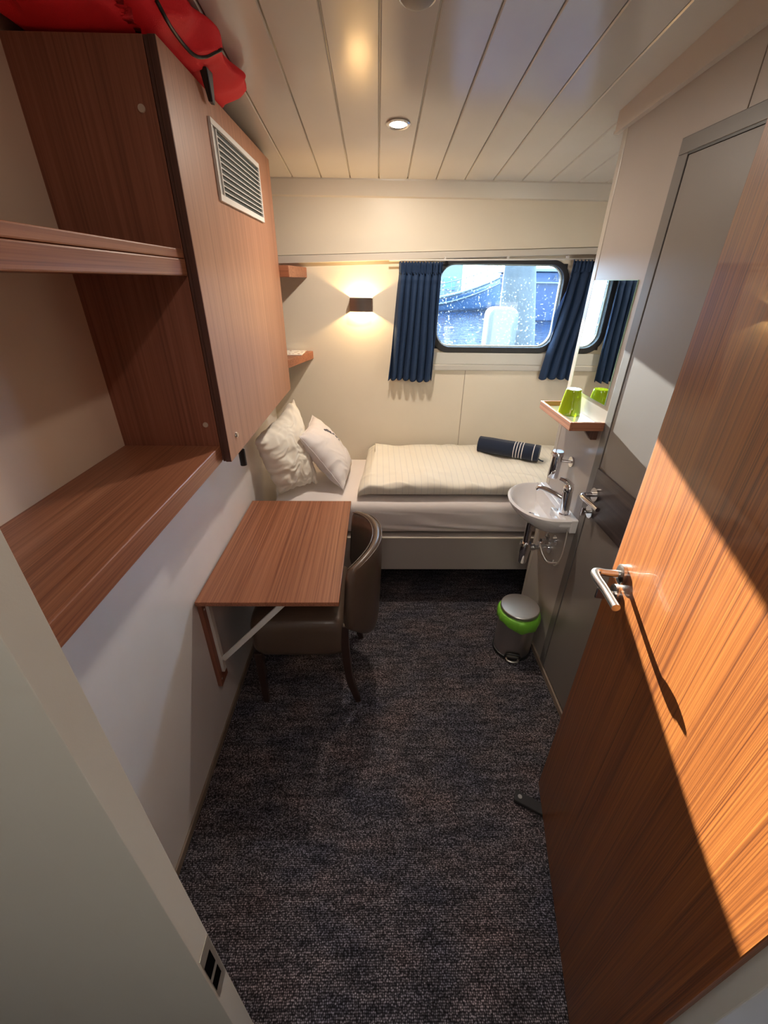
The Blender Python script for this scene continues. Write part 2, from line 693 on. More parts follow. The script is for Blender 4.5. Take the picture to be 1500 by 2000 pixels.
# ceiling planks with shallow grooves, tilting down towards the window
bm = NB()
x = 0.003 - 0.142 * 6
while x < 1.5:
    g = 0.0016
    xa, xb = x + g, x + 0.142 - g
    c = 0.003
    for (u0, u1, d0, d1) in ((xa, xa + c, 0.004, 0), (xa + c, xb - c, 0, 0), (xb - c, xb, 0, 0.004)):
        y0, y1 = 0.20, 2.645
        hexa(bm, [(u0, y0, zc(y0) + d0), (u1, y0, zc(y0) + d1), (u1, y1, zc(y1) + d1), (u0, y1, zc(y1) + d0)],
             [(u0, y0, zc(y0) + 0.012), (u1, y0, zc(y0) + 0.012), (u1, y1, zc(y1) + 0.012), (u0, y1, zc(y1) + 0.012)])
    x += 0.142
hexa(bm, [(-0.86, 0.2, zc(.2) + .010), (1.5, 0.2, zc(.2) + .010), (1.5, 2.72, zc(2.72) + .010), (-0.86, 2.72, zc(2.72) + .010)],
     [(-0.86, 0.2, zc(.2) + .04), (1.5, 0.2, zc(.2) + .04), (1.5, 2.72, zc(2.72) + .04), (-0.86, 2.72, zc(2.72) + .04)])
struct('ceiling', bm, CEIL, keep=True)

# left wall: low part under the counter, recessed part above
bm = NB()
bx(bm, -0.90, 0.21, 0.0, XL, YB, 1.176)
struct('wall_left', bm, CREAM_L)
struct('wall_left_recess', bx(NB(), -0.90, 0.21, 1.1765, XN, YB, 2.42), NICHE)
struct('baseboard_left', bx(NB(), XL, 0.215, 0.0, XL + 0.008, 1.94, 0.035), mat('grey_brown_skirting', (0.22, 0.17, 0.13), 0.5), bevel=0.002)
# back wall (hull side): lower sheet with the window hole
OPN = (0.345, 1.362, 1.037, 1.790)
HOLE = (OPN[0] - 0.012, OPN[1] - 0.012, OPN[2] + 0.012, OPN[3] + 0.005)
bm = NB()
y0, y1 = YB, YB + 0.06
hx0, hz0, hx1, hz1 = HOLE
bx(bm, -0.9, y0, 0.0, 1.46, y1, hz0)
bx(bm, -0.9, y0, hz1, 1.46, y1, 2.20)
bx(bm, -0.9, y0, hz0, hx0, y1, hz1)
bx(bm, hx1, y0, hz0, 1.46, y1, hz1)
struct('wall_back', bm, CREAM)
# thin panel joint on the back wall below the window
struct('trim_1', bx(NB(), 0.5385, YB - 0.0015, 0.60, 0.5415, YB, 1.235), mat('joint_shadow', (0.30, 0.25, 0.19), 0.6))
# fascia above the window, its lower edge rising to the right
bm = NB()
za, zb = 1.777, 1.838
hexa(bm, [(-0.81, YB - .028, za - .011), (1.42, YB - .028, zb + .012), (1.42, YB, zb + .012), (-0.81, YB, za - .011)],
     [(-0.81, YB - .028, za + .026), (1.42, YB - .028, zb + .042), (1.42, YB, zb + .042), (-0.81, YB, za + .026)])
struct('trim_2', bm, TRIM, bevel=0.003)
bm = NB()
hexa(bm, [(-0.81, YB - .022, za + .028), (1.42, YB - .022, zb + .045), (1.42, YB, zb + .045), (-0.81, YB, za + .028)],
     [(-0.81, YB - .022, zc(2.63) + .01), (1.42, YB - .022, zc(2.63) + .01), (1.42, YB, zc(2.63) + .01), (-0.81, YB, zc(2.63) + .01)])
struct('wall_back_fascia', bm, CREAM)
# cornice where ceiling meets back wall
bm = NB()
prism(bm, [(YB - .060, zc(YB - .06) + .006), (YB - .060, zc(YB - .06) - .006), (YB - .036, zc(YB) - .060), (YB - .020, zc(YB) - .066), (YB - .020, zc(YB) + .006)], 0, -0.81, 1.42)
struct('trim_3', bm, TRIM)
# right wall (bathroom bulkhead) with the door recess, and the alcove end
YE = 1.845
bm = NB()
bx(bm, XR, 1.475, 0.0, XR + 0.03, YE, 2.30)
bx(bm, XR, 0.21, 2.03, XR + 0.03, 1.475, 2.40)
bx(bm, XR, 0.21, 0.0, XR + 0.03, 0.50, 2.03)
bx(bm, XR + 0.03, 0.21, 0.0, XR + 0.06, YE, 2.40)
bx(bm, XR + 0.03, YE - 0.03, 0.0, 1.46, YE, 2.30)
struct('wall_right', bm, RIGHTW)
struct('wall_alcove', bx(NB(), 1.40, YE, 0.0, 1.46, 2.72, 2.30), CREAM)
struct('trim_4', bx(NB(), XR - 0.002, 1.816, 0.0, XR + 0.012, YE + 0.004, 2.165), mat('bulkhead_end_strip', (0.46, 0.42, 0.37), 0.3, spec=0.6), bevel=0.003)
struct('trim_5', bx(NB(), XR - 0.0012, 1.250, 2.03, XR, 1.2525, 2.23), mat('joint_shadow_b', (0.22, 0.18, 0.15), 0.6))
# sloping cornice on the right wall
bm = NB()
ya, yb = 0.215, 1.885
hexa(bm, [(XR - .014, ya, 2.255), (XR, ya, 2.255), (XR, yb, 2.158), (XR - .014, yb, 2.158)],
     [(XR - .014, ya, zc(ya) + .004), (XR, ya, zc(ya) + .004), (XR, yb, zc(yb) + .004), (XR - .014, yb, zc(yb) + .004)])
hexa(bm, [(XR - .018, ya, 2.250), (XR, ya, 2.250), (XR, yb, 2.153), (XR - .018, yb, 2.153)],
     [(XR - .018, ya, 2.258), (XR, ya, 2.258), (XR, yb, 2.161), (XR - .018, yb, 2.161)])
struct('trim_6', bm, TRIMB)
struct('baseboard_right', bx(NB(), XR - 0.010, 0.215, 0.0, XR, YE, 0.030), mat('brown_skirting', (0.26, 0.20, 0.155), 0.45), bevel=0.002)
# front wall with the doorway we look through
DX0, DX1 = -0.2195, 0.489
bm = NB()
bx(bm, -1.55, 0.1800, 0.0, -0.289, 0.2095, 2.42)
bx(bm, 0.545, 0.165, 0.0, XR + 0.06, 0.205, 2.42)
bx(bm, -0.289, 0.1800, 2.089, 0.545, 0.2095, 2.42)
struct('wall_front', bm, JAMB)
# steel door frame: left jamb with strike plate, right jamb, head
lj = struct('trim_7', bx(NB(), -0.290, 0.1795, 0.0, DX0, 0.2100, 2.04), JAMB, bevel=0.0007, seg=2)
bm = NB()
hexa(bm, [(DX0 + .0007, 0.1825, 0.815), (DX0 + .0007, 0.2085, 0.815), (DX0, 0.2085, 0.815), (DX0, 0.1825, 0.815)],
     [(DX0 + .0007, 0.1825, 0.955), (DX0 + .0007, 0.2085, 0.955), (DX0, 0.2085, 0.955), (DX0, 0.1825, 0.955)])
sp = obj('strike_plate', bm, mat('worn_strike_plate', (0.42, 0.38, 0.31), 0.35, 0.6, bump=(200, 0.5)), lj)
for a, b in ((0.842, 0.872), (0.886, 0.928)):
    obj('latch_hole', bx(NB(), DX0 + .0005, 0.1832, a, DX0 + .0011, 0.2015, b), mat('dark_hole', (0.004, 0.004, 0.004), 0.9, spec=0.0), sp)
struct('trim_8', bx(NB(), DX1 + 0.004, 0.160, 0.0, 0.560, 0.190, 2.04), JAMB, bevel=0.002)
struct('trim_9', bx(NB(), -0.29, 0.1795, 2.03, 0.560, 0.2100, 2.09), JAMB, bevel=0.002)
# corridor behind the photographer
struct('wall_corridor', bx(NB(), -1.6, -1.25, 0.0, 1.5, -1.20, 2.35), CORR)
struct('wall_corridor_end', bx(NB(), -1.6, -1.2, 0.0, -1.55, 0.165, 2.35), CORR)
struct('wall_corridor_far', bx(NB(), 1.45, -1.2, 0.0, 1.5, 0.165, 2.35), CORR)
struct('ceiling_corridor', bx(NB(), -1.6, -1.25, 2.35, 1.5, 0.2, 2.40), TRIM)

# ---- window
fr_out = rrect(OPN[0] - 0.030, OPN[1] - 0.032, OPN[2] + 0.030, OPN[3] + 0.022, 0.105)
fr_in = rrect(*OPN, 0.085)
rect = rect_for(OPN[0] - 0.012, OPN[1] - 0.012, OPN[2] + 0.012, OPN[3] + 0.005, fr_in)
wf = struct('window_1', ring_y(NB(), fr_in, fr_out, YB - 0.014, YB + 0.002), RUBBER, smooth='auto', bevel=0.003)
bm = NB()
ring_y(bm, fr_in, rect, YB + 0.002, YB + 0.058)
obj('window_reveal', bm, RUBBER, wf)
bm = NB()
n = len(fr_in)
gi = [(p[0] + (0.004 if p[0] < 0.69 else -0.004), p[1]) for p in fr_in]
bm.faces.new([bm.verts.new((p_[0], YB + 0.030, p_[1])) for p_ in fr_in])
obj('window_pane', bm, GLASS, wf, keep=True)
# thin bright seal inside the frame
fi2 = rrect(OPN[0] + 0.007, OPN[1] + 0.007, OPN[2] - 0.007, OPN[3] - 0.007, 0.078)
obj('glazing_seal', ring_y(NB(), fi2, fr_in, YB + 0.020, YB + 0.028), mat('clear_seal', (0.55, 0.65, 0.66), 0.25, spec=0.8), wf)
for i in range(7):
    xx = 0.42 + i * 0.088
    obj('frame_screw', cyl(NB(), (xx, YB - 0.0165, OPN[1] - 0.016), (xx, YB - 0.013, OPN[1] - 0.016), 0.0035, seg=8), BLACK, wf)
# apron panel and ledge below the window
bm = NB()
bx(bm, 0.10, YB - 0.012, 1.262, 1.39, YB, 1.330)
struct('trim_10', bm, mat('apron_grey_white', (0.58, 0.57, 0.53), 0.4), bevel=0.003)
bm = NB()
bx(bm, 0.10, YB - 0.020, 1.228, 1.39, YB, 1.262)
struct('trim_11', bm, mat('apron_ledge', (0.54, 0.52, 0.48), 0.4), bevel=0.005)

# ---- outside: harbour
wt = NB()
bx(wt, -60, 2.95, 0.35, 90, 120, 0.449)
tag(obj('harbour_water', wt, water()), 'blue rippled harbour water seen through the cabin window', 'water')
bpy.data.objects['harbour_water']['kind'] = 'stuff'
tag(obj('deck_overhang', bx(NB(), -1.5, YB + 0.07, 1.815, 3.2, 3.155, 1.86), WHITEM, bevel=0.004), 'white hull ledge above the outside of the cabin window', 'ledge')
HULLB = mat('hull_light_blue', (0.005, 0.030, 0.075), 0.4)
HULLW = mat('hull_white', (0.045, 0.065, 0.085), 0.4)
HULLD = mat('hull_dark_blue', (0.02, 0.07, 0.20), 0.4)
ship = thing('moored_ship', 'light blue and white ship moored across the water outside the window', 'ship', (6, 22, 0.4))


def SHEER(u):
    k = min(1, max(0, (u - 0.56) / 0.30))
    return 1.15 * k ** 1.6


def hull(z0, z1, push=0.0, fy=0.0):
    bm = NB()

    def f(u, v):
        X = -6 + 14.5 * u
        bow = max(0, (u - 0.55) / 0.45)
        Y = 22 - push + 4.0 * bow ** 2
        sheer = SHEER(u)
        z = z0 + (z1 + sheer - z0) * v
        return (X, Y - 0.2 * v, z)
    grid(bm, f, 40, 6)
    return bm


obj('hull', hull(0.45, 1.0), HULLB, ship, smooth=True, solid=0.1)
bm = NB()


def gun(zoff, r, push):
    pts = []
    for i in range(41):
        u = i / 40
        bow = max(0, (u - 0.55) / 0.45)
        pts.append((-6 + 14.5 * u, 22 - push + 4.0 * bow ** 2, 1.0 + zoff + SHEER(u)))
    return pts


tube(bm, gun(0, .07, .25), 0.07, 8)
tube(bm, gun(-0.28, .04, .22), 0.04, 8)
obj('rubbing_strake', bm, HULLW, ship, smooth=True)
bm = NB()
tube(bm, gun(0.55, 0, .2), 0.022, 6)
tube(bm, gun(0.30, 0, .2), 0.018, 6)
for i, p in enumerate(gun(0, 0, .2)):
    cyl(bm, p, (p[0], p[1], p[2] + 0.56), 0.02, seg=6)
obj('railing', bm, HULLW, ship)
bm = NB()
bx(bm, -3, 24.2, 0.9, 4.3, 27, 3.0)
bx(bm, -1, 24.6, 3.0, 3.0, 26.5, 3.7)
obj('deckhouse', bm, HULLW, ship, bevel=0.05)
for i in range(8):
    obj('deckhouse_window', bx(NB(), -2.6 + i * 0.85, 24.14, 1.35, -2.0 + i * 0.85, 24.2, 1.9), HULLD, ship)
ship2 = thing('barge', 'dark blue barge lying behind the pale pile outside', 'boat', (11, 19, 0.4))
bm = NB()
hexa(bm, [(5.4, 17, 0.45), (14, 17, 0.45), (14, 20, 0.45), (5.4, 20, 0.45)], [(5.1, 16.8, 2.05), (14, 16.8, 2.05), (14, 20, 2.05), (5.1, 20, 2.05)])
obj('hull', bm, mat('barge_blue', (0.004, 0.018, 0.055), 0.4), ship2, bevel=0.05)
obj('gunwale', bx(NB(), 5.0, 16.7, 2.05, 14, 20, 2.16), HULLW, ship2, bevel=0.02)
bx_ = NB()
bx(bx_, 5.1, 16.72, 1.70, 14, 16.82, 1.74)
obj('waterline_stripe', bx_, HULLW, ship2)
tc = bpy.data.curves.new('hull_lettering', 'FONT')
tc.body = 'AL'
tc.size = 0.22
tc.extrude = 0.01
to = bpy.data.objects.new('lettering_curve', tc)
me = bpy.data.meshes.new_from_object(to)
me.name = 'hull_lettering'
bpy.data.objects.remove(to)
to = bpy.data.objects.new('hull_lettering', me)
COL.objects.link(to)
to.parent = ship2
to.location = Vector((6.18, 16.70, 1.80)) - Vector((11, 19, 0.4))
to.rotation_euler = (PI / 2, 0, 0)
me.materials.append(BLACK)
bm = NB()
tube(bm, [(1.94, 6.1, 0.45), (1.90, 6.1, 0.9), (1.84, 6.1, 1.5), (1.80, 6.1, 1.95), (1.79, 6.1, 2.1)], [0.27, 0.26, 0.225, 0.19, 0.17], 20, smooth=4)
tag(obj('mooring_pile', bm, mat('weathered_pile', (0.016, 0.021, 0.024), 0.8, bump=(30, 0.8), var=(12, 0.35)), smooth='auto', base=(1.9, 6.1, 0.4)), 'grey weathered tapering mooring pile in the water outside', 'pile')
bm = NB()
pl = rrect(1.22, 0.45, 1.55, 1.465, 0.10)
prism(bm, pl, 1, 5.0, 5.25)
tag(obj('stand_in_board', bm, mat('pale_board', (0.016, 0.024, 0.026), 0.5), bevel=0.02, base=(1.38, 5.1, 0.45)), 'pale round-cornered board standing in for an indistinct shape in the window', 'board')  # added board, stands in for an indistinct pale shape in the glass

# ---- open teak cabin door (hinged right of the doorway)
A = Vector((0.485, 0.187, 0))
B = Vector((0.627, 0.886, 0))
U = (B - A).normalized()
N = Vector((-U.y, U.x, 0))          # towards the room (left face)


def dp(s, h, z):
    return A + U * s + N * h + Vector((0, 0, z))


door = thing('door_1', 'open teak cabin door with sun patch, hinged at the right of the doorway', 'door', A, kind='structure')
bm = NB()
T = 0.040
hexa(bm, [dp(0, -T, .012), dp(.7133, -T, .012), dp(.7133, 0, .012), dp(0, 0, .012)], [dp(0, -T, 2.0), dp(.7133, -T, 2.0), dp(.7133, 0, 2.0), dp(0, 0, 2.0)])
obj('door_leaf', bm, W_DOOR, door, bevel=0.002)
bm = NB()
hexa(bm, [dp(.7133, -T + .001, .013), dp(.7148, -T + .001, .013), dp(.7148, -.001, .013), dp(.7133, -.001, .013)], [dp(.7133, -T + .001, 1.999), dp(.7148, -T + .001, 1.999), dp(.7148, -.001, 1.999), dp(.7133, -.001, 1.999)])
obj('door_edge_band', bm, W_EDGE, door)
ZH, SH = 1.070, 0.643
bm = NB()
cyl(bm, dp(SH, 0, ZH), dp(SH, .009, ZH), 0.026, seg=40)
cyl(bm, dp(SH, .009, ZH), dp(SH, .0115, ZH), 0.026, 0.021, seg=40)
hd = obj('handle_rose', bm, SATIN, door, smooth='auto')
bm = NB()
tube(bm, [dp(SH, .010, ZH), dp(SH, .045, ZH), dp(SH, .060, ZH + .001), dp(SH - .010, .070, ZH + .002), dp(SH - .035, .069, ZH + .001), dp(SH - .075, .061, ZH), dp(SH - .120, .056, ZH), dp(SH - .133, .055, ZH)],
     [.0095, .0095, .0098, .0105, .0102, .0098, .0096, .0096], 20, smooth=6)
obj('handle_lever', bm, SATIN, hd, smooth='auto')
bm = NB()
cyl(bm, dp(SH, 0, ZH - .062), dp(SH, .009, ZH - .062), 0.026, seg=40)
hk = obj('lock_rose', bm, SATIN, door, smooth='auto')
bm = NB()
cyl(bm, dp(SH, .009, ZH - .062), dp(SH, .030, ZH - .062), 0.007, seg=20)
hexa(bm, [dp(SH - .004, .026, ZH - .080), dp(SH + .004, .026, ZH - .080), dp(SH + .004, .050, ZH - .080), dp(SH - .004, .050, ZH - .080)],
     [dp(SH - .004, .026, ZH - .046), dp(SH + .004, .026, ZH - .046), dp(SH + .004, .050, ZH - .046), dp(SH - .004, .050, ZH - .046)])
obj('thumb_turn', bm, SATIN, hk, bevel=0.002)
bm = NB()
cyl(bm, dp(SH - .030, 0, ZH - .052), dp(SH - .030, .006, ZH - .052), 0.006, seg=16)
# ---- grey bathroom door with frame
d2 = thing('door_2', 'closed grey bathroom door with a dark wood band and chrome lever', 'door', (XR, 0.95, 0), kind='structure')
slab('door_leaf', (XR - 0.002, 0.54, 0.035, XR + 0.028, 1.425, 2.005), GREYM, d2)
slab('door_rebate_shadow', (XR - 0.0026, 0.538, 2.006, XR + 0.020, 1.4295, 2.0118), BLACK, d2, bevel=0)
bd = slab('door_band', (XR - 0.010, 0.54, 0.915, XR - 0.002, 1.425, 1.098), W_BAND, d2, bevel=0.001)
bm = NB()
bx(bm, XR - 0.003, 0.50, 2.012, XR + 0.01, 1.475, 2.050)
bx(bm, XR - 0.003, 1.430, 0.0, XR + 0.01, 1.475, 2.0119)
bx(bm, XR - 0.003, 0.50, 0.0, XR + 0.01, 0.538, 2.0119)
obj('door_frame', bm, GREYF, d2, bevel=0.002)
bm = NB()
hy, hz = 1.385, 1.008
cyl(bm, (XR - .010, hy, hz), (XR - .019, hy, hz), 0.026, seg=36)
hr = obj('handle_rose', bm, SATIN, d2, smooth='auto')
bm = NB()
tube(bm, [(XR - .018, hy, hz), (XR - .045, hy, hz), (XR - .058, hy, hz), (XR - .067, hy - .012, hz), (XR - .067, hy - .04, hz), (XR - .062, hy - .085, hz), (XR - .060, hy - .12, hz)], [.009, .009, .0095, .010, .0095, .009, .009], 18, smooth=6)
obj('handle_lever', bm, CHROME, hr, smooth='auto')
bm = NB()
cyl(bm, (XR - .010, hy + .004, hz - .075), (XR - .018, hy + .004, hz - .075), 0.025, seg=36)
lr = obj('lock_rose', bm, SATIN, d2, smooth='auto')
bm = NB()
cyl(bm, (XR - .018, hy + .004, hz - .075), (XR - .036, hy + .004, hz - .075), 0.007, seg=16)
bx(bm, XR - .046, hy + .001, hz - .092, XR - .032, hy + .007, hz - .058)
obj('thumb_turn', bm, CHROME, lr, bevel=0.001)

# ================================================================== LEFT SIDE FURNITURE
# counter
ct = thing('counter_shelf', 'deep teak counter with thick front edge along the left wall', 'counter', (-0.66, 0.75, 1.178))
slab('counter_top', (XN, 0.215, 1.212, -0.507, 1.2755, 1.232), W_Y, ct)
slab('front_edge', (-0.520, 0.215, 1.178, -0.5055, 1.2755, 1.2325), W_Y, ct, bevel=0.003)
slab('underside_board', (XN, 0.215, 1.1775, -0.520, 1.2755, 1.190), W_Y, ct)
sh = thing('wall_shelf', 'teak shelf with double front edge above the counter, left of cabinet', 'shelf', (-0.66, 0.75, 1.706))
slab('shelf_board', (XN, 0.215, 1.7068, -0.520, 1.2745, 1.744), W_Y, sh)
bm = NB()
bx(bm, -0.525, 0.215, 1.7060, -0.5030, 1.2745, 1.7445)
obj('front_edge', bm, W_Y, sh, bevel=0.003)
slab('top_lip', (-0.530, 0.215, 1.7455, -0.5045, 1.2745, 1.7665), W_Y, sh, bevel=0.003)
# cabinet
CX, CY0, CY1, CZ0, CZ1 = -0.475, 1.275, 2.318, 1.178, 2.155
cb = thing('wall_cabinet', 'large teak wall cabinet with a white vent grille, carrying the red bag', 'cabinet', (-0.64, 1.8, CZ0))
bm = NB()
bx(bm, XN, CY0, CZ0 + .004, CX - 0.030, CY0 + 0.018, CZ1)
bx(bm, XN, CY1 - 0.018, CZ0 + .004, CX - 0.030, CY1, CZ1)
bx(bm, XN, CY0 + .018, CZ0 + .004, CX - 0.030, CY1 - .018, CZ0 + 0.022)
bx(bm, XN, CY0 + .018, CZ1 - .018, CX - 0.030, CY1 - .018, CZ1)
obj('carcass', bm, W_SIDE, cb)
bm = NB()
bx(bm, CX - 0.027, CY0 - .001, CZ0 + .002, CX - .019, CY1, CZ1 - .001)
obj('door_seal_gap', bm, W_EDGE, cb)
cdr = slab('cabinet_door', (CX - 0.018, CY0 - .003, CZ0, CX, CY1 + .002, CZ1), W_FRONT, cb, bevel=0.0015)
slab('edge_band', (CX - 0.0175, CY0 - .0042, CZ0 + .001, CX - .0008, CY0 - .003, CZ1 - .001), W_EDGE, cdr, bevel=0)
bm = NB()
cyl(bm, (CX - .001, 1.352, 1.243), (CX + .004, 1.352, 1.243), 0.010, 0.009, seg=24)
cyl(bm, (CX + .004, 1.352, 1.243), (CX + .007, 1.352, 1.243), 0.006, seg=16)
obj('door_lock', bm, CHROME, cdr, smooth='auto')
bm = NB()
for (xx, zz) in ((-0.537, 2.036), (-0.537, 1.301)):
    cb_ = NB()
    cyl(cb_, (xx, CY0 + .001, zz), (xx, CY0 - .003, zz), 0.0085, 0.0075, seg=20)
    cyl(cb_, (xx, CY0 - .003, zz), (xx, CY0 - .0031, zz), 0.003, 0.002, seg=10)
    obj('screw_cap', cb_, mat('cap_beige', (0.50, 0.40, 0.33), 0.35), cb, smooth='auto')
# grille
gy0, gy1, gz0, gz1 = 1.545, 2.085, 1.905, 2.095
gr = bpy.data.objects.new('vent_grille', None)
COL.objects.link(gr)
gr.parent = cb
gr.location = Vector((CX, 1.8, 2.0)) - wloc(cb)
gr['label'] = 'white slatted vent grille'
bm = NB()
bw = 0.016
bx(bm, CX, gy0, gz0, CX + .008, gy1, gz0 + bw)
bx(bm, CX, gy0, gz1 - bw, CX + .008, gy1, gz1)
bx(bm, CX, gy0, gz0 + bw, CX + .008, gy0 + .012, gz1 - bw)
bx(bm, CX, gy1 - .012, gz0 + bw, CX + .008, gy1, gz1 - bw)
bx(bm, CX, gy0 + .040, gz0 + bw, CX + .007, gy0 + .046, gz1 - bw)
obj('grille_frame', bm, WHITEP, gr, bevel=0.001)
slab('grille_slider', (CX, gy0 + .012, gz0 + bw, CX + .003, gy0 + .040, gz1 - bw), GREYP, gr)
slab('grille_backing', (CX, gy0 + .046, gz0 + bw, CX + .0008, gy1 - .012, gz1 - bw), mat('vent_dark', (0.035, 0.045, 0.045), 0.7), gr, bevel=0)
bm = NB()
nsl = 11
for i in range(1, nsl):
    zz = gz0 + bw + (gz1 - gz0 - 2 * bw) * i / nsl
    hexa(bm, [(CX + .001, gy0 + .046, zz - .0014), (CX + .006, gy0 + .046, zz - .0022), (CX + .006, gy1 - .012, zz - .0022), (CX + .001, gy1 - .012, zz - .0014)],
         [(CX + .001, gy0 + .046, zz + .0014), (CX + .006, gy0 + .046, zz + .0006), (CX + .006, gy1 - .012, zz + .0006), (CX + .001, gy1 - .012, zz + .0014)])
obj('grille_slats', bm, WHITEP, gr)

# two corner shelves past the cabinet


def corner_shelf(z0, z1, label, xf, xn):
    t = thing('corner_shelf', label, 'shelf', (-0.6, 2.5, z0), group='small corner shelves beyond the cabinet')
    bm = NB()
    prism(bm, [(XN, 2.325), (xn, 2.325), (xf, YB), (XN, YB)], 2, z0, z1)
    obj('shelf_board', bm, W_X, t, bevel=0.003)
    return t


corner_shelf(1.712, 1.762, 'upper of the two teak corner shelves between cabinet and window wall', -0.392, -0.43)
corner_shelf(1.286, 1.330, 'lower teak corner shelf at the cabinet, with a patterned leaflet on it', -0.386, -0.475)
bk = thing('booklet', 'white leaflet with small printed marks on the lower corner shelf', 'booklet', (-0.50, 2.55, 1.330))
slab('cover', (-0.60, 2.47, 1.3302, -0.425, 2.640, 1.3345), PAPERP, bk, bevel=0.001)

# small black reading lamp hanging below the cabinet
rl = thing('reading_lamp', 'small black cylinder lamp hanging below the cabinet beside the pillow', 'lamp', (-0.550, 1.60, 1.178))
bm = NB()
cyl(bm, (-0.550, 1.60, 1.030), (-0.550, 1.60, 1.098), 0.0135, seg=24)
obj('lamp_head', bm, BLACK, rl, bevel=0.002, smooth='auto')
bm = NB()
tube(bm, [(-0.550, 1.60, 1.096), (-0.550, 1.60, 1.14), (-0.552, 1.60, 1.186)], 0.0055, 10)
obj('lamp_arm', bm, BLACK, rl, smooth=True)

# wall table with brackets
TZ = 0.704
tb = thing('folding_table', 'teak drop-leaf table on white folding brackets at left wall', 'table', (XL, 1.5, 0.24))
slab('table_top', (XL + .006, 1.131, TZ - 0.018, -0.134, 1.908, TZ), W_Y, tb, bevel=0.0015)
for yy in (1.185, 1.840):
    slab('wall_batten', (XL, yy - .035, 0.240, XL + .018, yy + .035, TZ - 0.020), W_SIDE, tb)
    bm = NB()
    bx(bm, XL + .018, yy - .012, 0.30, XL + .030, yy + .012, TZ - 0.020)
    k = obj('bracket_rail', bm, WHITEM, tb, bevel=0.001)
    bm = NB()
    d = Vector((0.285, 0, 0.315)).normalized()
    p0 = Vector((XL + .030, yy, 0.360))
    p1 = p0 + Vector((0.300, 0, 0.322))
    q = Vector((-d.z, 0, d.x)) * 0.011
    hexa(bm, [p0 - q + Vector((0, -.004, 0)), p0 - q + Vector((0, .004, 0)), p0 + q + Vector((0, .004, 0)), p0 + q + Vector((0, -.004, 0))],
         [p1 - q + Vector((0, -.004, 0)), p1 - q + Vector((0, .004, 0)), p1 + q + Vector((0, .004, 0)), p1 + q + Vector((0, -.004, 0))])
    obj('bracket_strut', bm, WHITEM, tb, bevel=0.001)
    for zz in (0.275, 0.645):
        obj('bracket_screw', cyl(NB(), (XL + .018, yy - .024, zz), (XL + .020, yy - .024, zz), 0.004, seg=10), STEEL, tb)

# ---- brown leather chair, back towards +X
ch = thing('dining_chair', 'brown leather chair with a curved back tucked under the teak table', 'chair', (-0.30, 1.45, 0))
bm = NB()


def seat_f(u, v):
    a = 2 * PI * u
    # rounded-box shell
    pw = 0.25
    cx, cy = -0.325, 1.455
    ca, sa = math.cos(a), math.sin(a)
    ex = math.copysign(abs(ca) ** pw, ca) * 0.205
    ey = math.copysign(abs(sa) ** pw, sa) * 0.215
    ph = -PI / 2 + PI * v
    cp = max(0.0, math.cos(ph)) ** 0.18
    sp_ = math.copysign(abs(math.sin(ph)) ** 0.55, math.sin(ph))
    z = 0.395 + 0.105 * sp_
    if sp_ > 0:
        z += 0.012 * (1 - (ex / .205 * cp) ** 2) * (1 - (ey / .215 * cp) ** 2)
    return (cx + ex * cp, cy + ey * cp, z)


grid(bm, seat_f, 56, 24, wrap_u=True)
obj('seat', bm, LEATHER, ch, smooth=True)
# curved back: plan curve x(y), leaning outwards with height
bm = NB()


def back_plan(t, z):
    y = 1.455 + 0.225 * t
    top = max(0, (z - 0.28) / 0.5)
    x = -0.132 + (0.112 - 0.030 * top) * (1 - abs(t) ** 2.2) + 0.050 * top * (1 - 0.30 * t * t)
    return x, y


def back_f(u, v):
    # u runs around the thickness section, v along the width
    t = -1 + 2 * v
    a = 2 * PI * u
    H0, H1 = 0.30, 0.800 - 0.03 * abs(t) ** 3
    H0 += 0.18 * abs(t) ** 2.0
    th = 0.026 * (1 - 0.25 * abs(t) ** 6)
    ca, sa = math.cos(a), math.sin(a)
    vz = math.copysign(abs(sa) ** 0.35, sa)
    vx = math.copysign(abs(ca) ** 0.8, ca)
    z = (H0 + H1) / 2 + (H1 - H0) / 2 * vz
    x, y = back_plan(t, z)
    edge = 1 if abs(t) < .999 else 0.9
    return (x + vx * th * edge, y + 0.012 * vx * t, z)


V = grid(bm, back_f, 40, 41, wrap_u=True)
for col in (0, 40):
    c = Vector()
    for i in range(40):
        c += V[i][col].co
    c /= 40
    c.y += 0.012 if col else -0.012
    cv = bm.verts.new(c)
    for i in range(40):
        bm.faces.new([V[i][col], V[(i + 1) % 40][col], cv])
obj('backrest', bm, LEATHER, ch, smooth=True)
bm = NB()


def pip(side):
    pts = []
    for i in range(33):
        t = -0.97 + 1.94 * i / 32
        z = 0.800 - 0.03 * abs(t) ** 3 - 0.006
        x, y = back_plan(t, z)
        pts.append((x + side * 0.0185, y, z))
    return pts


tube(bm, pip(-1), 0.0025, 8)
tube(bm, pip(1), 0.0025, 8)
obj('piping', bm, LEATHER, ch, smooth=True)
for sgn, yy in ((-1, 1.262), (1, 1.650)):
    bm = NB()
    tube(bm, [(-0.128, yy, 0.47), (-0.131, yy, 0.40), (-0.130, yy, 0.30), (-0.120, yy - .002 * sgn, 0.16), (-0.098, yy, 0.06), (-0.082, yy, 0.0)], [.017, .021, .024, .022, .0195, .017], 4, smooth=5)
    obj('rear_leg', bm, LEGW, ch, bevel=0.003)
    bm = NB()
    tube(bm, [(-0.500, yy + .002 * sgn, 0.32), (-0.505, yy, 0.0)], [.024, .017], 4)
    obj('front_leg', bm, LEGW, ch, bevel=0.003)

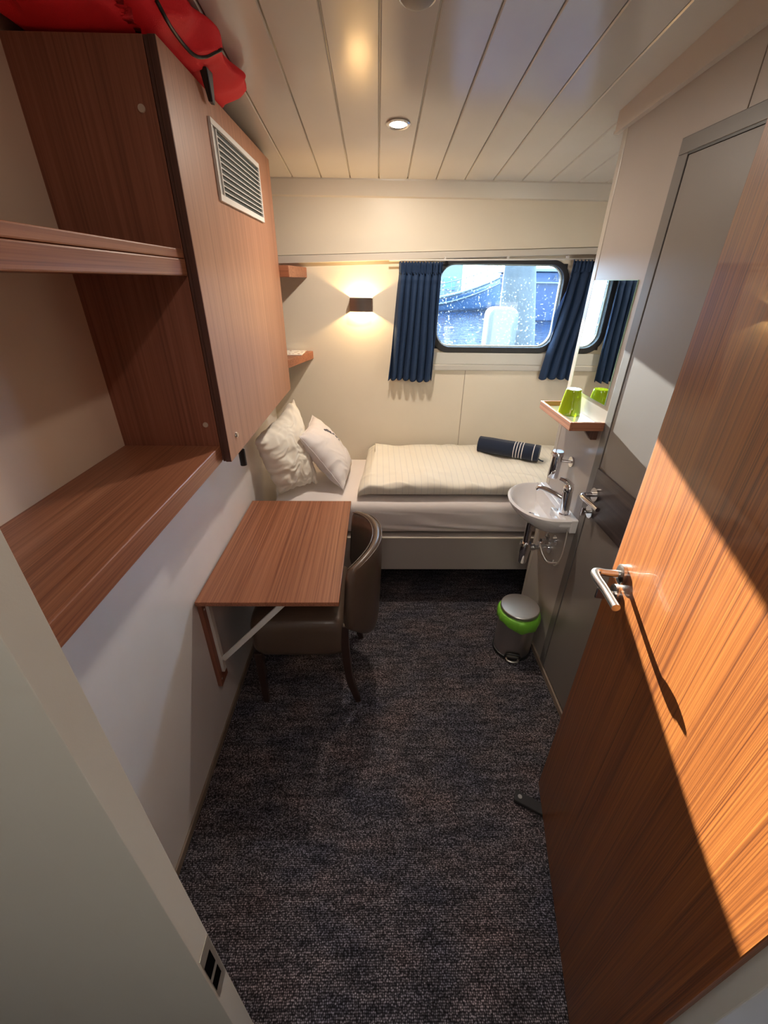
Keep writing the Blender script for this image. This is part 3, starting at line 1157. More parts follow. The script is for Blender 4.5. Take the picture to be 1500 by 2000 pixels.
# ================================================================== BED
bed = thing('bed', 'single bed with pale fitted sheet built across the alcove under the window', 'bed', (0.35, 2.3, 0))
slab('bed_board', (XL + .002, 1.955, 0.232, 1.395, 1.975, 0.452), BEDB, bed, bevel=0.002)
slab('board_edge', (XL + .002, 1.950, 0.446, 1.395, 1.956, 0.453), CREAM, bed, bevel=0.001)
slab('bed_base', (-0.548, 1.976, 0.38, 1.395, YB - .002, 0.452), BEDB, bed)
slab('void_shade_panel', (XL + .002, 2.30, 0.0, 1.395, 2.32, 0.38), DARKV, bed, bevel=0)  # near-black colour paints in the shade under the bed
bm = NB()


def mat_f(u, v):
    a = 2 * PI * v
    cy, cz, hy_, hz_ = 2.3075, 0.558, 0.338, 0.104
    ca, sa = math.cos(a), math.sin(a)
    y = cy + hy_ * math.copysign(abs(ca) ** 0.22, ca)
    z = cz + hz_ * math.copysign(abs(sa) ** 0.42, sa)
    x = -0.548 + (1.392 + 0.548) * u
    if ca < -0.2:                      # front face wrinkles of the fitted sheet
        k = (-ca - 0.2)
        fold = math.sin(150 * (z - 0.46) + 17 * (x - 0.2) + 1.8 * noise.noise((x * 2.2, z * 5, 1)))
        amp = 0.007 * math.exp(-((x - 0.38) / 0.40) ** 2) * max(0, 1 - abs(z - 0.52) / 0.09)
        y += k * (amp * fold + 0.006 * noise.noise((x * 3, z * 7, 3.3)))
    z += 0.004 * noise.noise((x * 4, y * 4, 9)) if sa > 0 else 0
    return (x, y, z)


V = grid(bm, mat_f, 240, 160, wrap_v=True)
bm.faces.new([V[0][j] for j in range(160)])
bm.faces.new([V[239][j] for j in range(160)][::-1])
obj('mattress', bm, SHEET, bed, smooth=True)

# folded duvet
bm = NB()


def duv_f(u, v):
    a = 2 * PI * v
    ca, sa = math.cos(a), math.sin(a)
    cy, hy_ = 2.310, 0.308
    x0, x1 = -0.085, 1.30
    x = x0 + (x1 - x0) * u
    e = min(1, min(u, 1 - u) * 22) ** 0.5
    hz_ = 0.052 * (0.22 + 0.78 * e)
    cz = 0.669 + hz_
    yy = math.copysign(abs(ca) ** 0.45, ca)
    y = cy + hy_ * yy * (1 + 0.012 * noise.noise((x * 3, sa, 0)))
    z = cz + hz_ * math.copysign(abs(sa) ** 0.6, sa)
    if sa > 0:
        z += 0.016 * noise.noise((x * 3.0, y * 3.5, 2.0)) + 0.010 * noise.noise((x * 9, y * 7, 5)) + 0.006 * (1 - abs(noise.noise((x * 6 + y * 4, y * 8, 11))) * 5 if abs(noise.noise((x * 6 + y * 4, y * 8, 11))) < .2 else 0)
        # softly turned-over upper half
        z += 0.008 / (1 + math.exp(-(y - 2.22 - 0.02 * math.sin(5 * x)) * 90))
    x += 0.012 * noise.noise((y * 7, z * 12, 4)) * (1 - e) + (0.02 * ((y - 2.3) / 0.3) if u < 0.05 else 0)
    return (x, y, z)


V = grid(bm, duv_f, 180, 120, wrap_v=True)
bm.faces.new([V[0][j] for j in range(120)])
bm.faces.new([V[179][j] for j in range(120)][::-1])
tag(obj('duvet', bm, DUVET, smooth=True, base=(0.6, 2.3, 0.665)), 'folded cream satin-striped duvet lying on the bed', 'duvet')

# rolled navy towel
tw = thing('rolled_towel', 'rolled navy towel with thin white stripes lying on the duvet', 'towel', (0.80, 2.35, 0.78))
P0, P1 = Vector((0.628, 2.430, 0.833)), Vector((0.945, 2.270, 0.831))
D = (P1 - P0).normalized()
SD = Vector((0, 0, 1)).cross(D).normalized()


def roll(s0, s1, r, extra=0.0, n=12):
    bm = NB()

    def f(u, v):
        s = s0 + (s1 - s0) * u
        a = 2 * PI * v
        rr = r * (1 + 0.03 * noise.noise((s * 14, math.cos(a) * 1.5, math.sin(a) * 1.5))) + extra
        step = 0.003 if 0.30 < v < 0.62 else 0
        rz = rr * 0.88
        return P0 + D * s + SD * (math.cos(a) * (rr + step)) + Vector((0, 0, 1)) * (math.sin(a) * (rz + step))
    V = grid(bm, f, n, 48, wrap_v=True)
    bm.faces.new([V[0][j] for j in range(48)])
    bm.faces.new([V[n - 1][j] for j in range(48)][::-1])
    return bm


L = (P1 - P0).length
obj('towel_body', roll(0, L, 0.054, 0, 24), NAVYT, tw, smooth='auto')
for s in (0.212, 0.228, 0.244, 0.260, 0.322):
    obj('white_stripe', roll(s, s + 0.0042, 0.054, 0.0011, 3), STRIPEW, tw, smooth='auto')
bm = NB()
tube(bm, [P1 + Vector((-.004, 0, -.030)), P1 + Vector((.012, -.012, -.038)), P1 + Vector((.026, -.016, -.041))], 0.004, 8, smooth=3)
obj('hanging_loop', bm, NAVYT, tw, smooth=True)


# ---- pillows


def pillow(name, origin, ex, ey, ez, W, H, T, wr, m, parent=None, pinch=0.07, seed=0, base=None, crush=0.0, corners=None):
    """ex width dir, ey height dir, ez thickness dir"""
    ex, ey = Vector(ex).normalized(), Vector(ey).normalized()
    ez = ex.cross(ey).normalized()
    ey = ez.cross(ex)
    O = Vector(origin)
    bm = NB()
    n = 70

    def surf(sgn):
        def f(u, v):
            a, b = -1 + 2 * u, -1 + 2 * v
            th = (max(0, 1 - abs(a) ** 2.6) ** 0.55) * (max(0, 1 - abs(b) ** 2.6) ** 0.55)
            xx = a * W / 2 * (1 - pinch * (1 - b * b)) * 1.0
            yy = b * H / 2 * (1 - pinch * (1 - a * a))
            if crush:
                xx *= 1 - crush * max(0, -b) ** 1.5
            zz = sgn * T / 2 * th
            k = th ** 0.5
            w1 = noise.noise((a * 1.6 + seed, b * 5.5 + 2 * noise.noise((a * 2, b * 2, seed)), seed * 1.7 + sgn))
            w2 = noise.noise((a * 5 + seed, b * 9, seed + 7 * sgn))
            ridge = 1 - abs(w1) * 2.2
            zz += sgn * wr * k * (ridge * 0.8 + w2 * 0.22)
            xx += wr * 1.6 * noise.noise((b * 5, seed, 1))
            yy += wr * 1.6 * noise.noise((a * 5, seed, 2))
            if corners:
                s_, t_ = 0.5 + xx / W, 0.5 + yy / H
                nb, fb, nt_, ft = [Vector(c_) for c_ in corners]
                P = nb * (1 - s_) * (1 - t_) + fb * s_ * (1 - t_) + nt_ * (1 - s_) * t_ + ft * s_ * t_
                du = (fb - nb) * (1 - t_) + (ft - nt_) * t_
                dv = (nt_ - nb) * (1 - s_) + (ft - fb) * s_
                return P + du.cross(dv).normalized() * zz
            return O + ex * xx + ey * yy + ez * zz
        return f
    grid(bm, surf(1), n, n)
    grid(bm, surf(-1), n, n)
    bmesh.ops.remove_doubles(bm, verts=bm.verts, dist=1e-5)
    return obj(name, bm, m, parent, smooth=True, base=base), (O, ex, ey, ez)


pb, _ = pillow('pillow', (-0.505, 2.315, 0.875), (0.30, 0.93, 0.12), (-0.42, 0.22, 0.95), None, 0.52, 0.50, 0.18, 0.013, PILLOWC, seed=3.1, base=(-0.5, 2.1, 0.68),
               corners=[(-0.528, 2.010, 0.690), (-0.335, 2.150, 0.690), (-0.600, 1.960, 1.010), (-0.470, 2.350, 1.120)])
tag(pb, 'wrinkled cream pillow leaning upright in the corner under the cabinet', 'pillow')
p2 = thing('pillow_with_print', 'smooth white pillow with small dark print leaning on the cream pillow', 'pillow', (-0.30, 2.33, 0.68))
C2 = [(-0.185, 2.065, 0.690), (-0.160, 2.440, 0.690), (-0.405, 2.090, 0.985), (-0.385, 2.440, 1.000)]
pw_, _ = pillow('pillow_body', (-0.300, 2.290, 0.835), (0, 1, 0), (-0.6, 0, 0.8), None, 0.40, 0.40, 0.15, 0.004, PILLOWW, p2, seed=8.4, corners=C2)
cN, cF, cT, cU = [Vector(c) for c in C2]


def c2(a, b):
    s_, t_ = 0.5 + a / 2, 0.5 + b / 2
    return cN * (1 - s_) * (1 - t_) + cF * s_ * (1 - t_) + cT * (1 - s_) * t_ + cU * s_ * t_


ez = (cF - cN).cross(cT - cN).normalized()
if ez.x < 0:
    ez = -ez
bv = BVHTree.FromPolygons([wloc(p2) + v.co for v in pw_.data.vertices], [list(p.vertices) for p in pw_.data.polygons])
bm = NB()
for (a, b, s) in [(.10, .55, .010), (.16, .48, .015), (.22, .36, .012), (.18, .40, .010), (.30, .28, .009), (.34, .16, .010), (.42, .10, .006), (.38, .02, .007)]:
    hit = bv.ray_cast(c2(a, b) + ez * 0.4, -ez)
    if hit[0] is not None:
        c, nn = hit[0], hit[1]
        cyl(bm, c - nn * .001, c + nn * .0012, s, s * .95, seg=7)
obj('printed_motif', bm, PRINT, p2)
# seam piping around the white pillow
bm = NB()
pts = []
for k in range(96):
    t = k / 96 * 4
    side, f = int(t), t - int(t)
    a, b = [(-1 + 2 * f, -1), (1, -1 + 2 * f), (1 - 2 * f, 1), (-1, 1 - 2 * f)][side]
    pts.append(c2(a * (1 - .07 * (1 - b * b)) + .032 * noise.noise((b * 5, 8.4, 1)), b * (1 - .07 * (1 - a * a)) + .032 * noise.noise((a * 5, 8.4, 2))))
tube(bm, pts, 0.0022, 6, closed=True)
obj('seam', bm, PILLOWW, p2, smooth=True)

# ================================================================== CURTAINS


def curtain(name, label, xt0, xt1, xb0, xb1, zt, zb, yc, folds, seed):
    t = thing(name, label, 'curtain', ((xt0 + xt1) / 2, yc, zt), group='navy window curtains')
    bm = NB()

    def f(u, v):
        z = zt + (zb - zt) * v
        x = (xt0 + (xb0 - xt0) * v) * (1 - u) + (xt1 + (xb1 - xt1) * v) * u
        amp = 0.006 + 0.012 * min(1, max(0, (v - 0.05) / 0.2))
        ph = folds * 2 * PI * (u + 0.03 * math.sin(3 * v + seed) + 0.05 * noise.noise((u * 3, v * 1.5, seed)))
        y = yc + amp * math.sin(ph) + 0.006 * noise.noise((u * 8, v * 3, seed + 4))
        x += 0.005 * math.cos(ph * 1.0)
        if 0.11 < v < 0.15:
            y -= 0.004
        z += (0.006 * math.sin(ph + 1) + 0.012 * noise.noise((u * 2, seed, 0))) * v
        return (x, y, z)
    grid(bm, f, 140, 60)
    obj('curtain_cloth', bm, NAVY, t, smooth=True, solid=0.0022)
    # gathered heading tape
    bm = NB()

    def g(u, v):
        z = zt - 0.048 + 0.052 * v
        x = xt0 - .003 + (xt1 - xt0 + .006) * u
        ph = folds * 2.2 * 2 * PI * u
        return (x, yc - 0.004 + (0.009 + .004 * v) * math.sin(ph + seed), z + 0.004 * math.sin(ph))
    grid(bm, g, 160, 8)
    obj('gathered_heading', bm, NAVY, t, smooth=True, solid=0.003)
    return t


curtain('curtain', 'left navy pleated curtain, hanging between the lit sconce and the window', 0.118, 0.345, 0.062, 0.332, 1.786, 1.176, 2.592, 6.5, 1.0)
curtain('curtain', 'right navy pleated curtain, hanging beside the bulkhead edge', 1.050, 1.345, 0.985, 1.350, 1.806, 1.190, 2.588, 7.0, 5.0)
# pale inner lining edge showing on the right curtain
bm = NB()


def lin(u, v):
    z = 1.735 + (1.335 - 1.735) * v
    xa = 1.085 - 0.050 * v ** 0.8 - 0.035 * math.sin(PI * min(1, v * 1.0)) * 0.2
    return (xa - 0.0 + (0.040 * (1 - abs(2 * v - 1))) * (u - 1), 2.618 - 0.016 * u, z)


rc = bpy.data.objects['curtain.001']
obj('turned_back_edge', grid(bm, lin, 6, 24) and bm, mat('blue_lining', (0.02, 0.09, 0.30), 0.7), rc, smooth=True, solid=0.001)
bm = NB()
cyl(bm, (0.06, 2.600, 1.797), (1.385, 2.600, 1.822), 0.0045, seg=10)
cr_ = thing('curtain_rail', 'thin white curtain rail under the fascia above the window', 'curtain rail', (0.7, 2.6, 1.80))
obj('rail', bm, WHITEP, cr_, smooth=True)
for xx in (0.36, 0.70, 1.02):
    obj('rail_bracket', bx(NB(), xx - .004, 2.596, 1.797 + (xx - .06) * .0189, xx + .004, 2.6225, 1.812 + (xx - .06) * .0189), WHITEP, cr_)

# ================================================================== WALL SCONCE
sc = thing('wall_sconce', 'brushed metal up-and-down wall lamp, lit, left of the window', 'lamp', (-0.094, YB, 1.582))
x0, x1, ys0, ys1, z0, z1 = -0.155, -0.033, 2.575, YB - .001, 1.548, 1.616
bm = NB()
t_ = 0.003
n = 14
pts = []
for i in range(n + 1):
    u = i / n
    pts.append((x0 + (x1 - x0) * u, ys0 + 0.010 * (1 - math.sin(PI * u)) * 1.0))
outer = [(x0, ys1)] + pts + [(x1, ys1)]
inner = [(x0 + t_, ys1)] + [(min(max(p[0], x0 + t_), x1 - t_), p[1] + t_) for p in pts] + [(x1 - t_, ys1)]
for (A_, B_) in zip(range(len(outer) - 1), range(1, len(outer))):
    o0, o1, i0, i1 = outer[A_], outer[B_], inner[A_], inner[B_]
    hexa(bm, [(*o0, z0), (*o1, z0), (*i1, z0), (*i0, z0)], [(*o0, z1), (*o1, z1), (*i1, z1), (*i0, z1)])
obj('lamp_shade', bm, mat('sconce_metal', (0.30, 0.27, 0.26), 0.3, 1.0), sc)
slab('wall_plate', (x0 + .01, YB - .004, z0 + .004, x1 - .01, YB, z1 - .004), WHITEM, sc)
slab('rim', (x1 + .0002, ys0 + .010, z0, x1 + .006, YB - .002, z1 + .003), mat('polished_rim', (0.8, 0.77, 0.72), 0.15, 1.0), sc)
slab('top_rim', (x0, ys0 - .001, z1, x1, ys0 + .008, z1 + .0045), mat('polished_rim_top', (0.85, 0.80, 0.70), 0.2, 0.6), sc)
# ================================================================== CEILING FITTINGS


def up(y, x, dz=0.0):
    return Vector((x, y, zc(y) + dz))


NC = Vector((0, -0.1025, -1)).normalized()     # downward normal of the ceiling


def disc_ring(c, prof, seg=40):
    """lathe around the ceiling normal; prof (r, h) h measured down from ceiling"""
    bm = NB()
    u = Vector((1, 0, 0))
    v = NC.cross(u)
    rings = []
    for r, h in prof:
        rings.append([bm.verts.new(c + NC * h + (u * math.cos(2 * PI * k / seg) + v * math.sin(2 * PI * k / seg)) * r) for k in range(seg)])
    for a, b in zip(rings, rings[1:]):
        for k in range(seg):
            j = (k + 1) % seg
            bm.faces.new([a[k], a[j], b[j], b[k]])
    return bm, rings


c1 = up(2.005, 0.072)
dl = thing('ceiling_spotlight', 'lit round recessed spotlight with a metal ring in the plank ceiling', 'ceiling light', c1)
bm, rr = disc_ring(c1, [(0.043, -0.001), (0.044, 0.004), (0.039, 0.007), (0.033, 0.006), (0.031, 0.001), (0.043, -0.001)])
obj('trim_ring', bm, SATIN, dl, smooth='auto')
bm, rr = disc_ring(c1, [(0.031, 0.0025), (0.0, 0.0035)])
obj('lamp_lens', bm, mat('spot_glow', (1, 0.95, 0.85), 0.3, emit=((1.0, 0.90, 0.74), 9.0)), dl, smooth=True)
bpy.data.objects['spot_beam'].location = c1 + NC * 0.012
c2 = up(1.372, 0.087)
dt = thing('smoke_detector', 'round grey ceiling detector with a metal rim at the top edge', 'smoke detector', c2)
bm, rr = disc_ring(c2, [(0.046, -0.001), (0.047, 0.006), (0.043, 0.010), (0.040, 0.009)])
obj('metal_rim', bm, SATIN, dt, smooth='auto')
bm, rr = disc_ring(c2, [(0.0405, 0.009), (0.034, 0.016), (0.022, 0.020), (0.0, 0.021)])
obj('detector_body', bm, mat('detector_grey', (0.28, 0.26, 0.25), 0.5), dt, smooth=True)
c3 = up(0.62, 0.10)  # fitting for the added fill lamp, out of view
d3 = thing('ceiling_spotlight', 'added fill spotlight, unseen, in the ceiling just inside the doorway', 'ceiling light', c3)
bm, rr = disc_ring(c3, [(0.043, -0.001), (0.044, 0.004), (0.039, 0.007), (0.033, 0.006), (0.031, 0.001), (0.043, -0.001)])
obj('trim_ring', bm, SATIN, d3, smooth='auto')
bm, rr = disc_ring(c3, [(0.031, 0.0025), (0.0, 0.0035)])
obj('lamp_lens', bm, mat('fill_spot_glow', (1, 0.95, 0.85), 0.3, emit=((1.0, 0.90, 0.74), 9.0)), d3, smooth=True)
bpy.data.objects['rear_fill_beam'].location = c3 + NC * 0.012

# ================================================================== RED BAG
bag = thing('duffel_bag', 'red fabric bag with black piping lying on top of the cabinet', 'bag', (-0.62, 1.5, CZ1))
foot = [(-0.795, 1.225), (-0.70, 1.205), (-0.58, 1.222), (-0.455, 1.262), (-0.385, 1.380), (-0.372, 1.520), (-0.380, 1.640), (-0.396, 1.700), (-0.46, 1.760), (-0.60, 1.80), (-0.72, 1.79), (-0.797, 1.72), (-0.800, 1.45)]
loop = catmull([(p[0], p[1], 0) for p in foot + foot[:1]], 10)[:-1]
C0 = Vector((-0.61, 1.5, 0))
bm = NB()
NL = len(loop)


def bag_f(u, v):
    p = loop[int(round(u * NL)) % NL]
    ph = -PI / 2 + PI * v
    cp = math.cos(ph) ** 0.42 if math.cos(ph) > 1e-6 else 0
    spv = math.copysign(abs(math.sin(ph)) ** 0.8, math.sin(ph))
    q = C0 + (p - C0) * cp
    top = zc(q.y) - 0.006
    bot = CZ1 + 0.001
    over = max(0, q.x - CX) / 0.09
    if q.y > 1.5:
        bot += 0.022 * min(1, over)
    else:
        bot += 0.004 * over
    mid = (top + bot) / 2
    hh = (top - bot) / 2
    z = mid + hh * spv
    if q.x > CX - 0.03:
        q.x -= (0.070 if q.y < 1.55 else 0.070 - 0.05 * min(1, (q.y - 1.55) / 0.09)) * (0.5 - 0.5 * spv)
    wv = 0.018 * noise.noise((q.x * 9, q.y * 9, z * 9)) + 0.016 * (0.6 - abs(noise.noise((q.x * 14, q.y * 9, z * 16))) * 3)
    o = (p - C0).normalized() * wv * cp
    return Vector((max(q.x + o.x, -0.803), q.y + o.y, min(max(z, bot), top)))


V = grid(bm, bag_f, NL, 40, wrap_u=True)
bo = obj('bag_body', bm, RED, bag, smooth=True)
bvb = BVHTree.FromPolygons([wloc(bag) + v.co for v in bo.data.vertices], [list(p.vertices) for p in bo.data.polygons])


def snap(p, off=0.001):
    h = bvb.find_nearest(Vector(p))
    return h[0] + h[1].normalized() * off * (1 if h[1].dot(h[0] - Vector((-0.61, 1.5, 2.2))) > 0 else -1)


pd_ = []
eye = Vector((0, 0, 1.7))
for q_ in catmull([(-.4, 1.104, 2.137), (-.4, 1.165, 2.122), (-.4, 1.262, 2.122), (-.4, 1.350, 2.147), (-.4, 1.440, 2.185), (-.4, 1.525, 2.222), (-.4, 1.548, 2.243), (-.4, 1.495, 2.252), (-.4, 1.430, 2.252), (-.4, 1.370, 2.250)], 6):
    h = bvb.ray_cast(eye, (q_ - eye).normalized())
    if h[0] is not None:
        pd_.append(h[0] + (eye - h[0]).normalized() * 0.002)
obj('black_piping', tube(NB(), pd_, 0.0042, 8), BLACK, bag, smooth=True)
bm = NB()
hexa(bm, [(-0.466, 1.545, 2.125), (-0.452, 1.540, 2.122), (-0.452, 1.562, 2.120), (-0.466, 1.567, 2.123)],
     [(-0.462, 1.490, 2.176), (-0.440, 1.488, 2.176), (-0.440, 1.535, 2.178), (-0.462, 1.537, 2.178)])
obj('strap_end', bm, BLACK, bag, bevel=0.003)

# ================================================================== RIGHT WALL FITTINGS
# mirror
mr = thing('wall_mirror', 'frameless rectangular mirror on the right wall above the wooden tray', 'mirror', (XR, 1.65, 1.5))
slab('glass_body', (XR - .0030, 1.506, 1.311, XR, 1.812, 1.713), mat('mirror_edge_green', (0.45, 0.72, 0.58), 0.15, spec=0.8), mr, bevel=0.0008)
bm = NB()
bx(bm, XR - .0034, 1.5075, 1.3125, XR - .0030, 1.8105, 1.7115)
obj('mirror_face', bm, MIRROR, mr)

# tray shelf
ty = thing('tray_shelf', 'small teak tray shelf with raised rim on the wall below the mirror', 'shelf', (0.77, 1.62, 1.19))
TX0, TY0, TY1, TZ0, TZ1 = 0.704, 1.470, 1.790, 1.226, 1.258
slab('tray_floor', (TX0 + .010, TY0 + .010, TZ0 + .002, XR, TY1 - .010, TZ0 + .008), W_Y, ty)
slab('rim_front', (TX0, TY0, TZ0, TX0 + .010, TY1, TZ1), W_Y, ty)
slab('rim_side', (TX0 + .010, TY0, TZ0, XR, TY0 + .010, TZ1), W_X, ty)
slab('rim_side', (TX0 + .010, TY1 - .010, TZ0, XR, TY1, TZ1), W_X, ty)
slab('tray_glass', (TX0 + .012, TY0 + .012, TZ0 + .009, XR - .002, TY1 - .012, TZ0 + .013), mat('frosted_tray_inlay', (0.55, 0.58, 0.58), 0.12, spec=0.8), ty)
bm = NB()
prism(bm, [(XR, TZ0), (XR, TZ0 - .045), (XR - .022, TZ0 - .045), (XR - .060, TZ0)], 1, TY0 + .035, TY0 + .055)
obj('tray_bracket', bm, W_EDGE, ty)
bm = NB()
prism(bm, [(XR, TZ0), (XR, TZ0 - .045), (XR - .022, TZ0 - .045), (XR - .060, TZ0)], 1, TY1 - .055, TY1 - .035)
obj('tray_bracket', bm, W_EDGE, ty)

# green tumbler upside down
cp_c = (0.775, 1.655, TZ0 + .0138)
prof = [(0.0425, 0), (0.0428, .004), (0.0385, .035), (0.0325, .075), (0.0295, .095), (0.028, .098), (0.0, .0985)]
bm = NB()
lathe(bm, cp_c, prof, 48)
tag(obj('tumbler', bm, CUPG, smooth='auto', base=cp_c), 'lime green tumbler standing upside down on the wooden tray', 'cup')

# washbasin
SZ = 0.845
sk = thing('washbasin', 'small white D-shaped ceramic basin hung on the right wall', 'sink', (XR, 1.65, 0.75))


def basin_loop(s, k, wall=XR, n=64):
    """outline of the basin (D shape) scaled about its middle; k inset"""
    out = []
    cy = 1.655
    for i in range(n):
        a = PI / 2 + PI * i / (n - 1)
        y = cy + (0.190 - k) * math.sin(a) * s
        x = wall - 0.085 + (0.150 - k) * math.cos(a) * s
        if i == 0:
            out.append((wall if k == 0 else wall - 0.055, cy + (0.190 - k) * s))
        out.append((x, y))
    out.append((wall if k == 0 else wall - 0.055, cy - (0.190 - k) * s))
    return out


bm = NB()
rings = []
spec_ = [(0, 1.0, SZ - .005), (0, 1.0, SZ), (0.010, 1.0, SZ + .003), (0.020, 1.0, SZ - .004), (0.030, 0.97, SZ - .030), (0.045, 0.85, SZ - .065), (0.060, 0.50, SZ - .082)]
n = 66


def loop_pts(k, s, z, outer):
    P = basin_loop(1.0, k)
    if not outer:
        cx, cy = XR - .115, 1.655
        P = [(cx + (p[0] - cx) * s, cy + (p[1] - cy) * s) for p in P]
    else:
        P = [(XR + (p[0] - XR) * s, 1.655 + (p[1] - 1.655) * s) for p in P]
    return [bm.verts.new((p[0], p[1], z)) for p in P]


outs = [loop_pts(0, s, z, True) for s, z in ((0.30, SZ - .125), (0.48, SZ - .120), (0.66, SZ - .095), (0.82, SZ - .062), (0.93, SZ - .036), (0.99, SZ - .012), (1.0, SZ - .003))]
ins = [loop_pts(k, s, z, False) for k, s, z in spec_[2:]]
allr = outs + ins
for a, b in zip(allr, allr[1:]):
    for i in range(len(a)):
        j = (i + 1) % len(a)
        try:
            bm.faces.new([a[i], a[j], b[j], b[i]])
        except ValueError:
            pass
bm.faces.new(allr[0][::-1])
bm.faces.new(allr[-1])
obj('basin_bowl', bm, CERAMIC, sk, smooth='auto')
slab('basin_back', (XR - .030, 1.465, SZ - .060, XR, 1.845, SZ + .0015), CERAMIC, sk, bevel=0.004)
slab('tap_ledge', (XR - .075, 1.470, SZ - .035, XR - .002, 1.590, SZ + .001), CERAMIC, sk, bevel=0.006)
bm = NB()
cyl(bm, (XR - .120, 1.665, SZ - .083), (XR - .120, 1.665, SZ - .079), 0.020, seg=24)
obj('drain', bm, CHROME, sk, smooth='auto')
# tap
fc = thing('basin_tap', 'chrome single lever tap on the near corner of the basin', 'tap', (0.795, 1.530, SZ))
fx, fy = 0.793, 1.532
bm = NB()
cyl(bm, (fx, fy, SZ), (fx, fy, SZ + .004), 0.025, seg=32)
cyl(bm, (fx, fy, SZ + .004), (fx - .004, fy + .001, SZ + .105), 0.0205, 0.0195, seg=32)
obj('tap_body', bm, CHROME, fc, smooth='auto')
bm = NB()
tube(bm, [(fx - .006, fy + .004, SZ + .062), (fx - .045, fy + .040, SZ + .078), (fx - .085, fy + .078, SZ + .084), (fx - .096, fy + .088, SZ + .072)], [.013, .0115, .0105, .010], 16, smooth=6)
obj('tap_spout', bm, CHROME, fc, smooth='auto')
bm = NB()
lathe(bm, (fx - .004, fy + .001, SZ + .106), [(0.0195, 0), (0.021, .006), (0.020, .020), (0.014, .031), (0.0, .034)], 28)
tube(bm, [(fx + .004, fy - .004, SZ + .126), (fx - .014, fy + .012, SZ + .143), (fx - .034, fy + .030, SZ + .148)], [.014, .011, .007], 14, smooth=4, sx=1.3)
obj('tap_lever', bm, CHROME, fc, smooth='auto')
# wall-held chrome dispenser
dx, dy = 0.772, 1.665
ds = thing('soap_dispenser', 'tall chrome cylinder dispenser held off the wall above the basin', 'dispenser', (dx, dy, 0.96))
bm = NB()
lathe(bm, (dx, dy, 0.955), [(0.0, 0), (0.022, 0), (0.024, .004), (0.024, .100), (0.026, .102), (0.026, .116), (0.023, .120), (0.0, .120)], 36)
obj('dispenser_body', bm, CHROME, ds, smooth='auto')
bm = NB()
cyl(bm, (dx + .020, dy - .010, 1.035), (XR - .006, dy - .022, 1.035), 0.006, seg=16)
cyl(bm, (XR - .008, dy - .022, 1.035), (XR, dy - .022, 1.035), 0.022, seg=28)
obj('wall_holder', bm, SATIN, ds, smooth='auto')

# drain trap and pipes under the basin
tp = thing('drain_trap', 'chrome bottle trap hanging under the basin with its waste pipe', 'plumbing', (0.715, 1.66, 0.50))
tx, tyy = 0.716, 1.665
bm = NB()
cyl(bm, (tx, tyy, 0.560), (tx, tyy, 0.735), 0.0165, seg=24)
obj('tail_pipe', bm, CHROME, tp, smooth='auto')
bm = NB()
lathe(bm, (tx, tyy, 0.495), [(0.0, 0), (0.015, 0), (0.019, .006), (0.024, .060), (0.026, .066), (0.027, .110), (0.024, .118), (0.0, .118)], 32)
obj('bottle', bm, CHROME, tp, smooth='auto')
bm = NB()
tube(bm, [(tx + .015, tyy, 0.585), (tx + .06, tyy - .004, 0.585), (XR, tyy - .006, 0.585)], 0.013, 16)
cyl(bm, (tx + .020, tyy, 0.585), (tx + .045, tyy - .002, 0.585), 0.018, seg=16)
cyl(bm, (XR - .006, tyy - .006, 0.585), (XR, tyy - .006, 0.585), 0.028, seg=24)
obj('waste_pipe', bm, CHROME, tp, smooth='auto')
vv = thing('stop_valve', 'small chrome angle valve with flexible hose under the basin', 'valve', (XR, 1.62, 0.62))
bm = NB()
cyl(bm, (XR, 1.615, 0.655), (XR - .045, 1.615, 0.655), 0.009, seg=16)
cyl(bm, (XR - .045, 1.615, 0.640), (XR - .045, 1.615, 0.680), 0.011, seg=16)
cyl(bm, (XR - .045, 1.615, 0.655), (XR - .072, 1.610, 0.655), 0.014, 0.012, seg=12)
cyl(bm, (XR - .004, 1.615, 0.655), (XR, 1.615, 0.655), 0.024, seg=20)
obj('valve_body', bm, CHROME, vv, smooth='auto')
bm = NB()
tube(bm, [(XR - .045, 1.615, 0.680), (XR - .055, 1.600, 0.705), (XR - .050, 1.575, 0.740), (XR - .045, 1.545, 0.800)], 0.0055, 10, smooth=6)
tube(bm, [(XR - .070, 1.630, 0.640), (XR - .062, 1.590, 0.600), (XR - .040, 1.560, 0.570), (XR - .010, 1.530, 0.585)], 0.006, 10, smooth=6)
obj('flexible_hose', bm, STEEL, vv, smooth=True)
bm = NB()
tube(bm, [(0.812, 1.505, SZ - .030), (0.816, 1.500, 0.72), (0.818, 1.505, 0.64), (0.815, 1.530, 0.575), (0.818, 1.565, 0.56), (0.832, 1.590, 0.56)], 0.0028, 8, smooth=8)
tag(obj('thin_hose', bm, PIPEW, smooth=True, base=(0.815, 1.51, 0.56)), 'thin pale hose curving down from the near end of the basin', 'hose')

# pedal bin
bn = thing('pedal_bin', 'small steel pedal bin with a green liner standing by the right wall', 'bin', (0.716, 1.575, 0))
bc = (0.716, 1.575, 0)
bm = NB()
lathe(bm, bc, [(0.0, 0.012), (0.086, 0.012), (0.092, .018), (0.0935, .24), (0.0935, .258)], 56)
obj('bin_body', bm, STEEL, bn, smooth='auto')
bm = NB()
lathe(bm, bc, [(0.0, 0.0), (0.094, 0.0), (0.098, .006), (0.097, .022), (0.090, .024), (0.0, .024)], 48)
obj('base_ring', bm, BLACK, bn, smooth='auto')
bm = NB()


def lf(a, z):
    return 1 + (0.05 * noise.noise((math.cos(a) * 3, math.sin(a) * 3, z * 14)) + 0.030 * noise.noise((math.cos(a) * 8, math.sin(a) * 8, z * 25)))


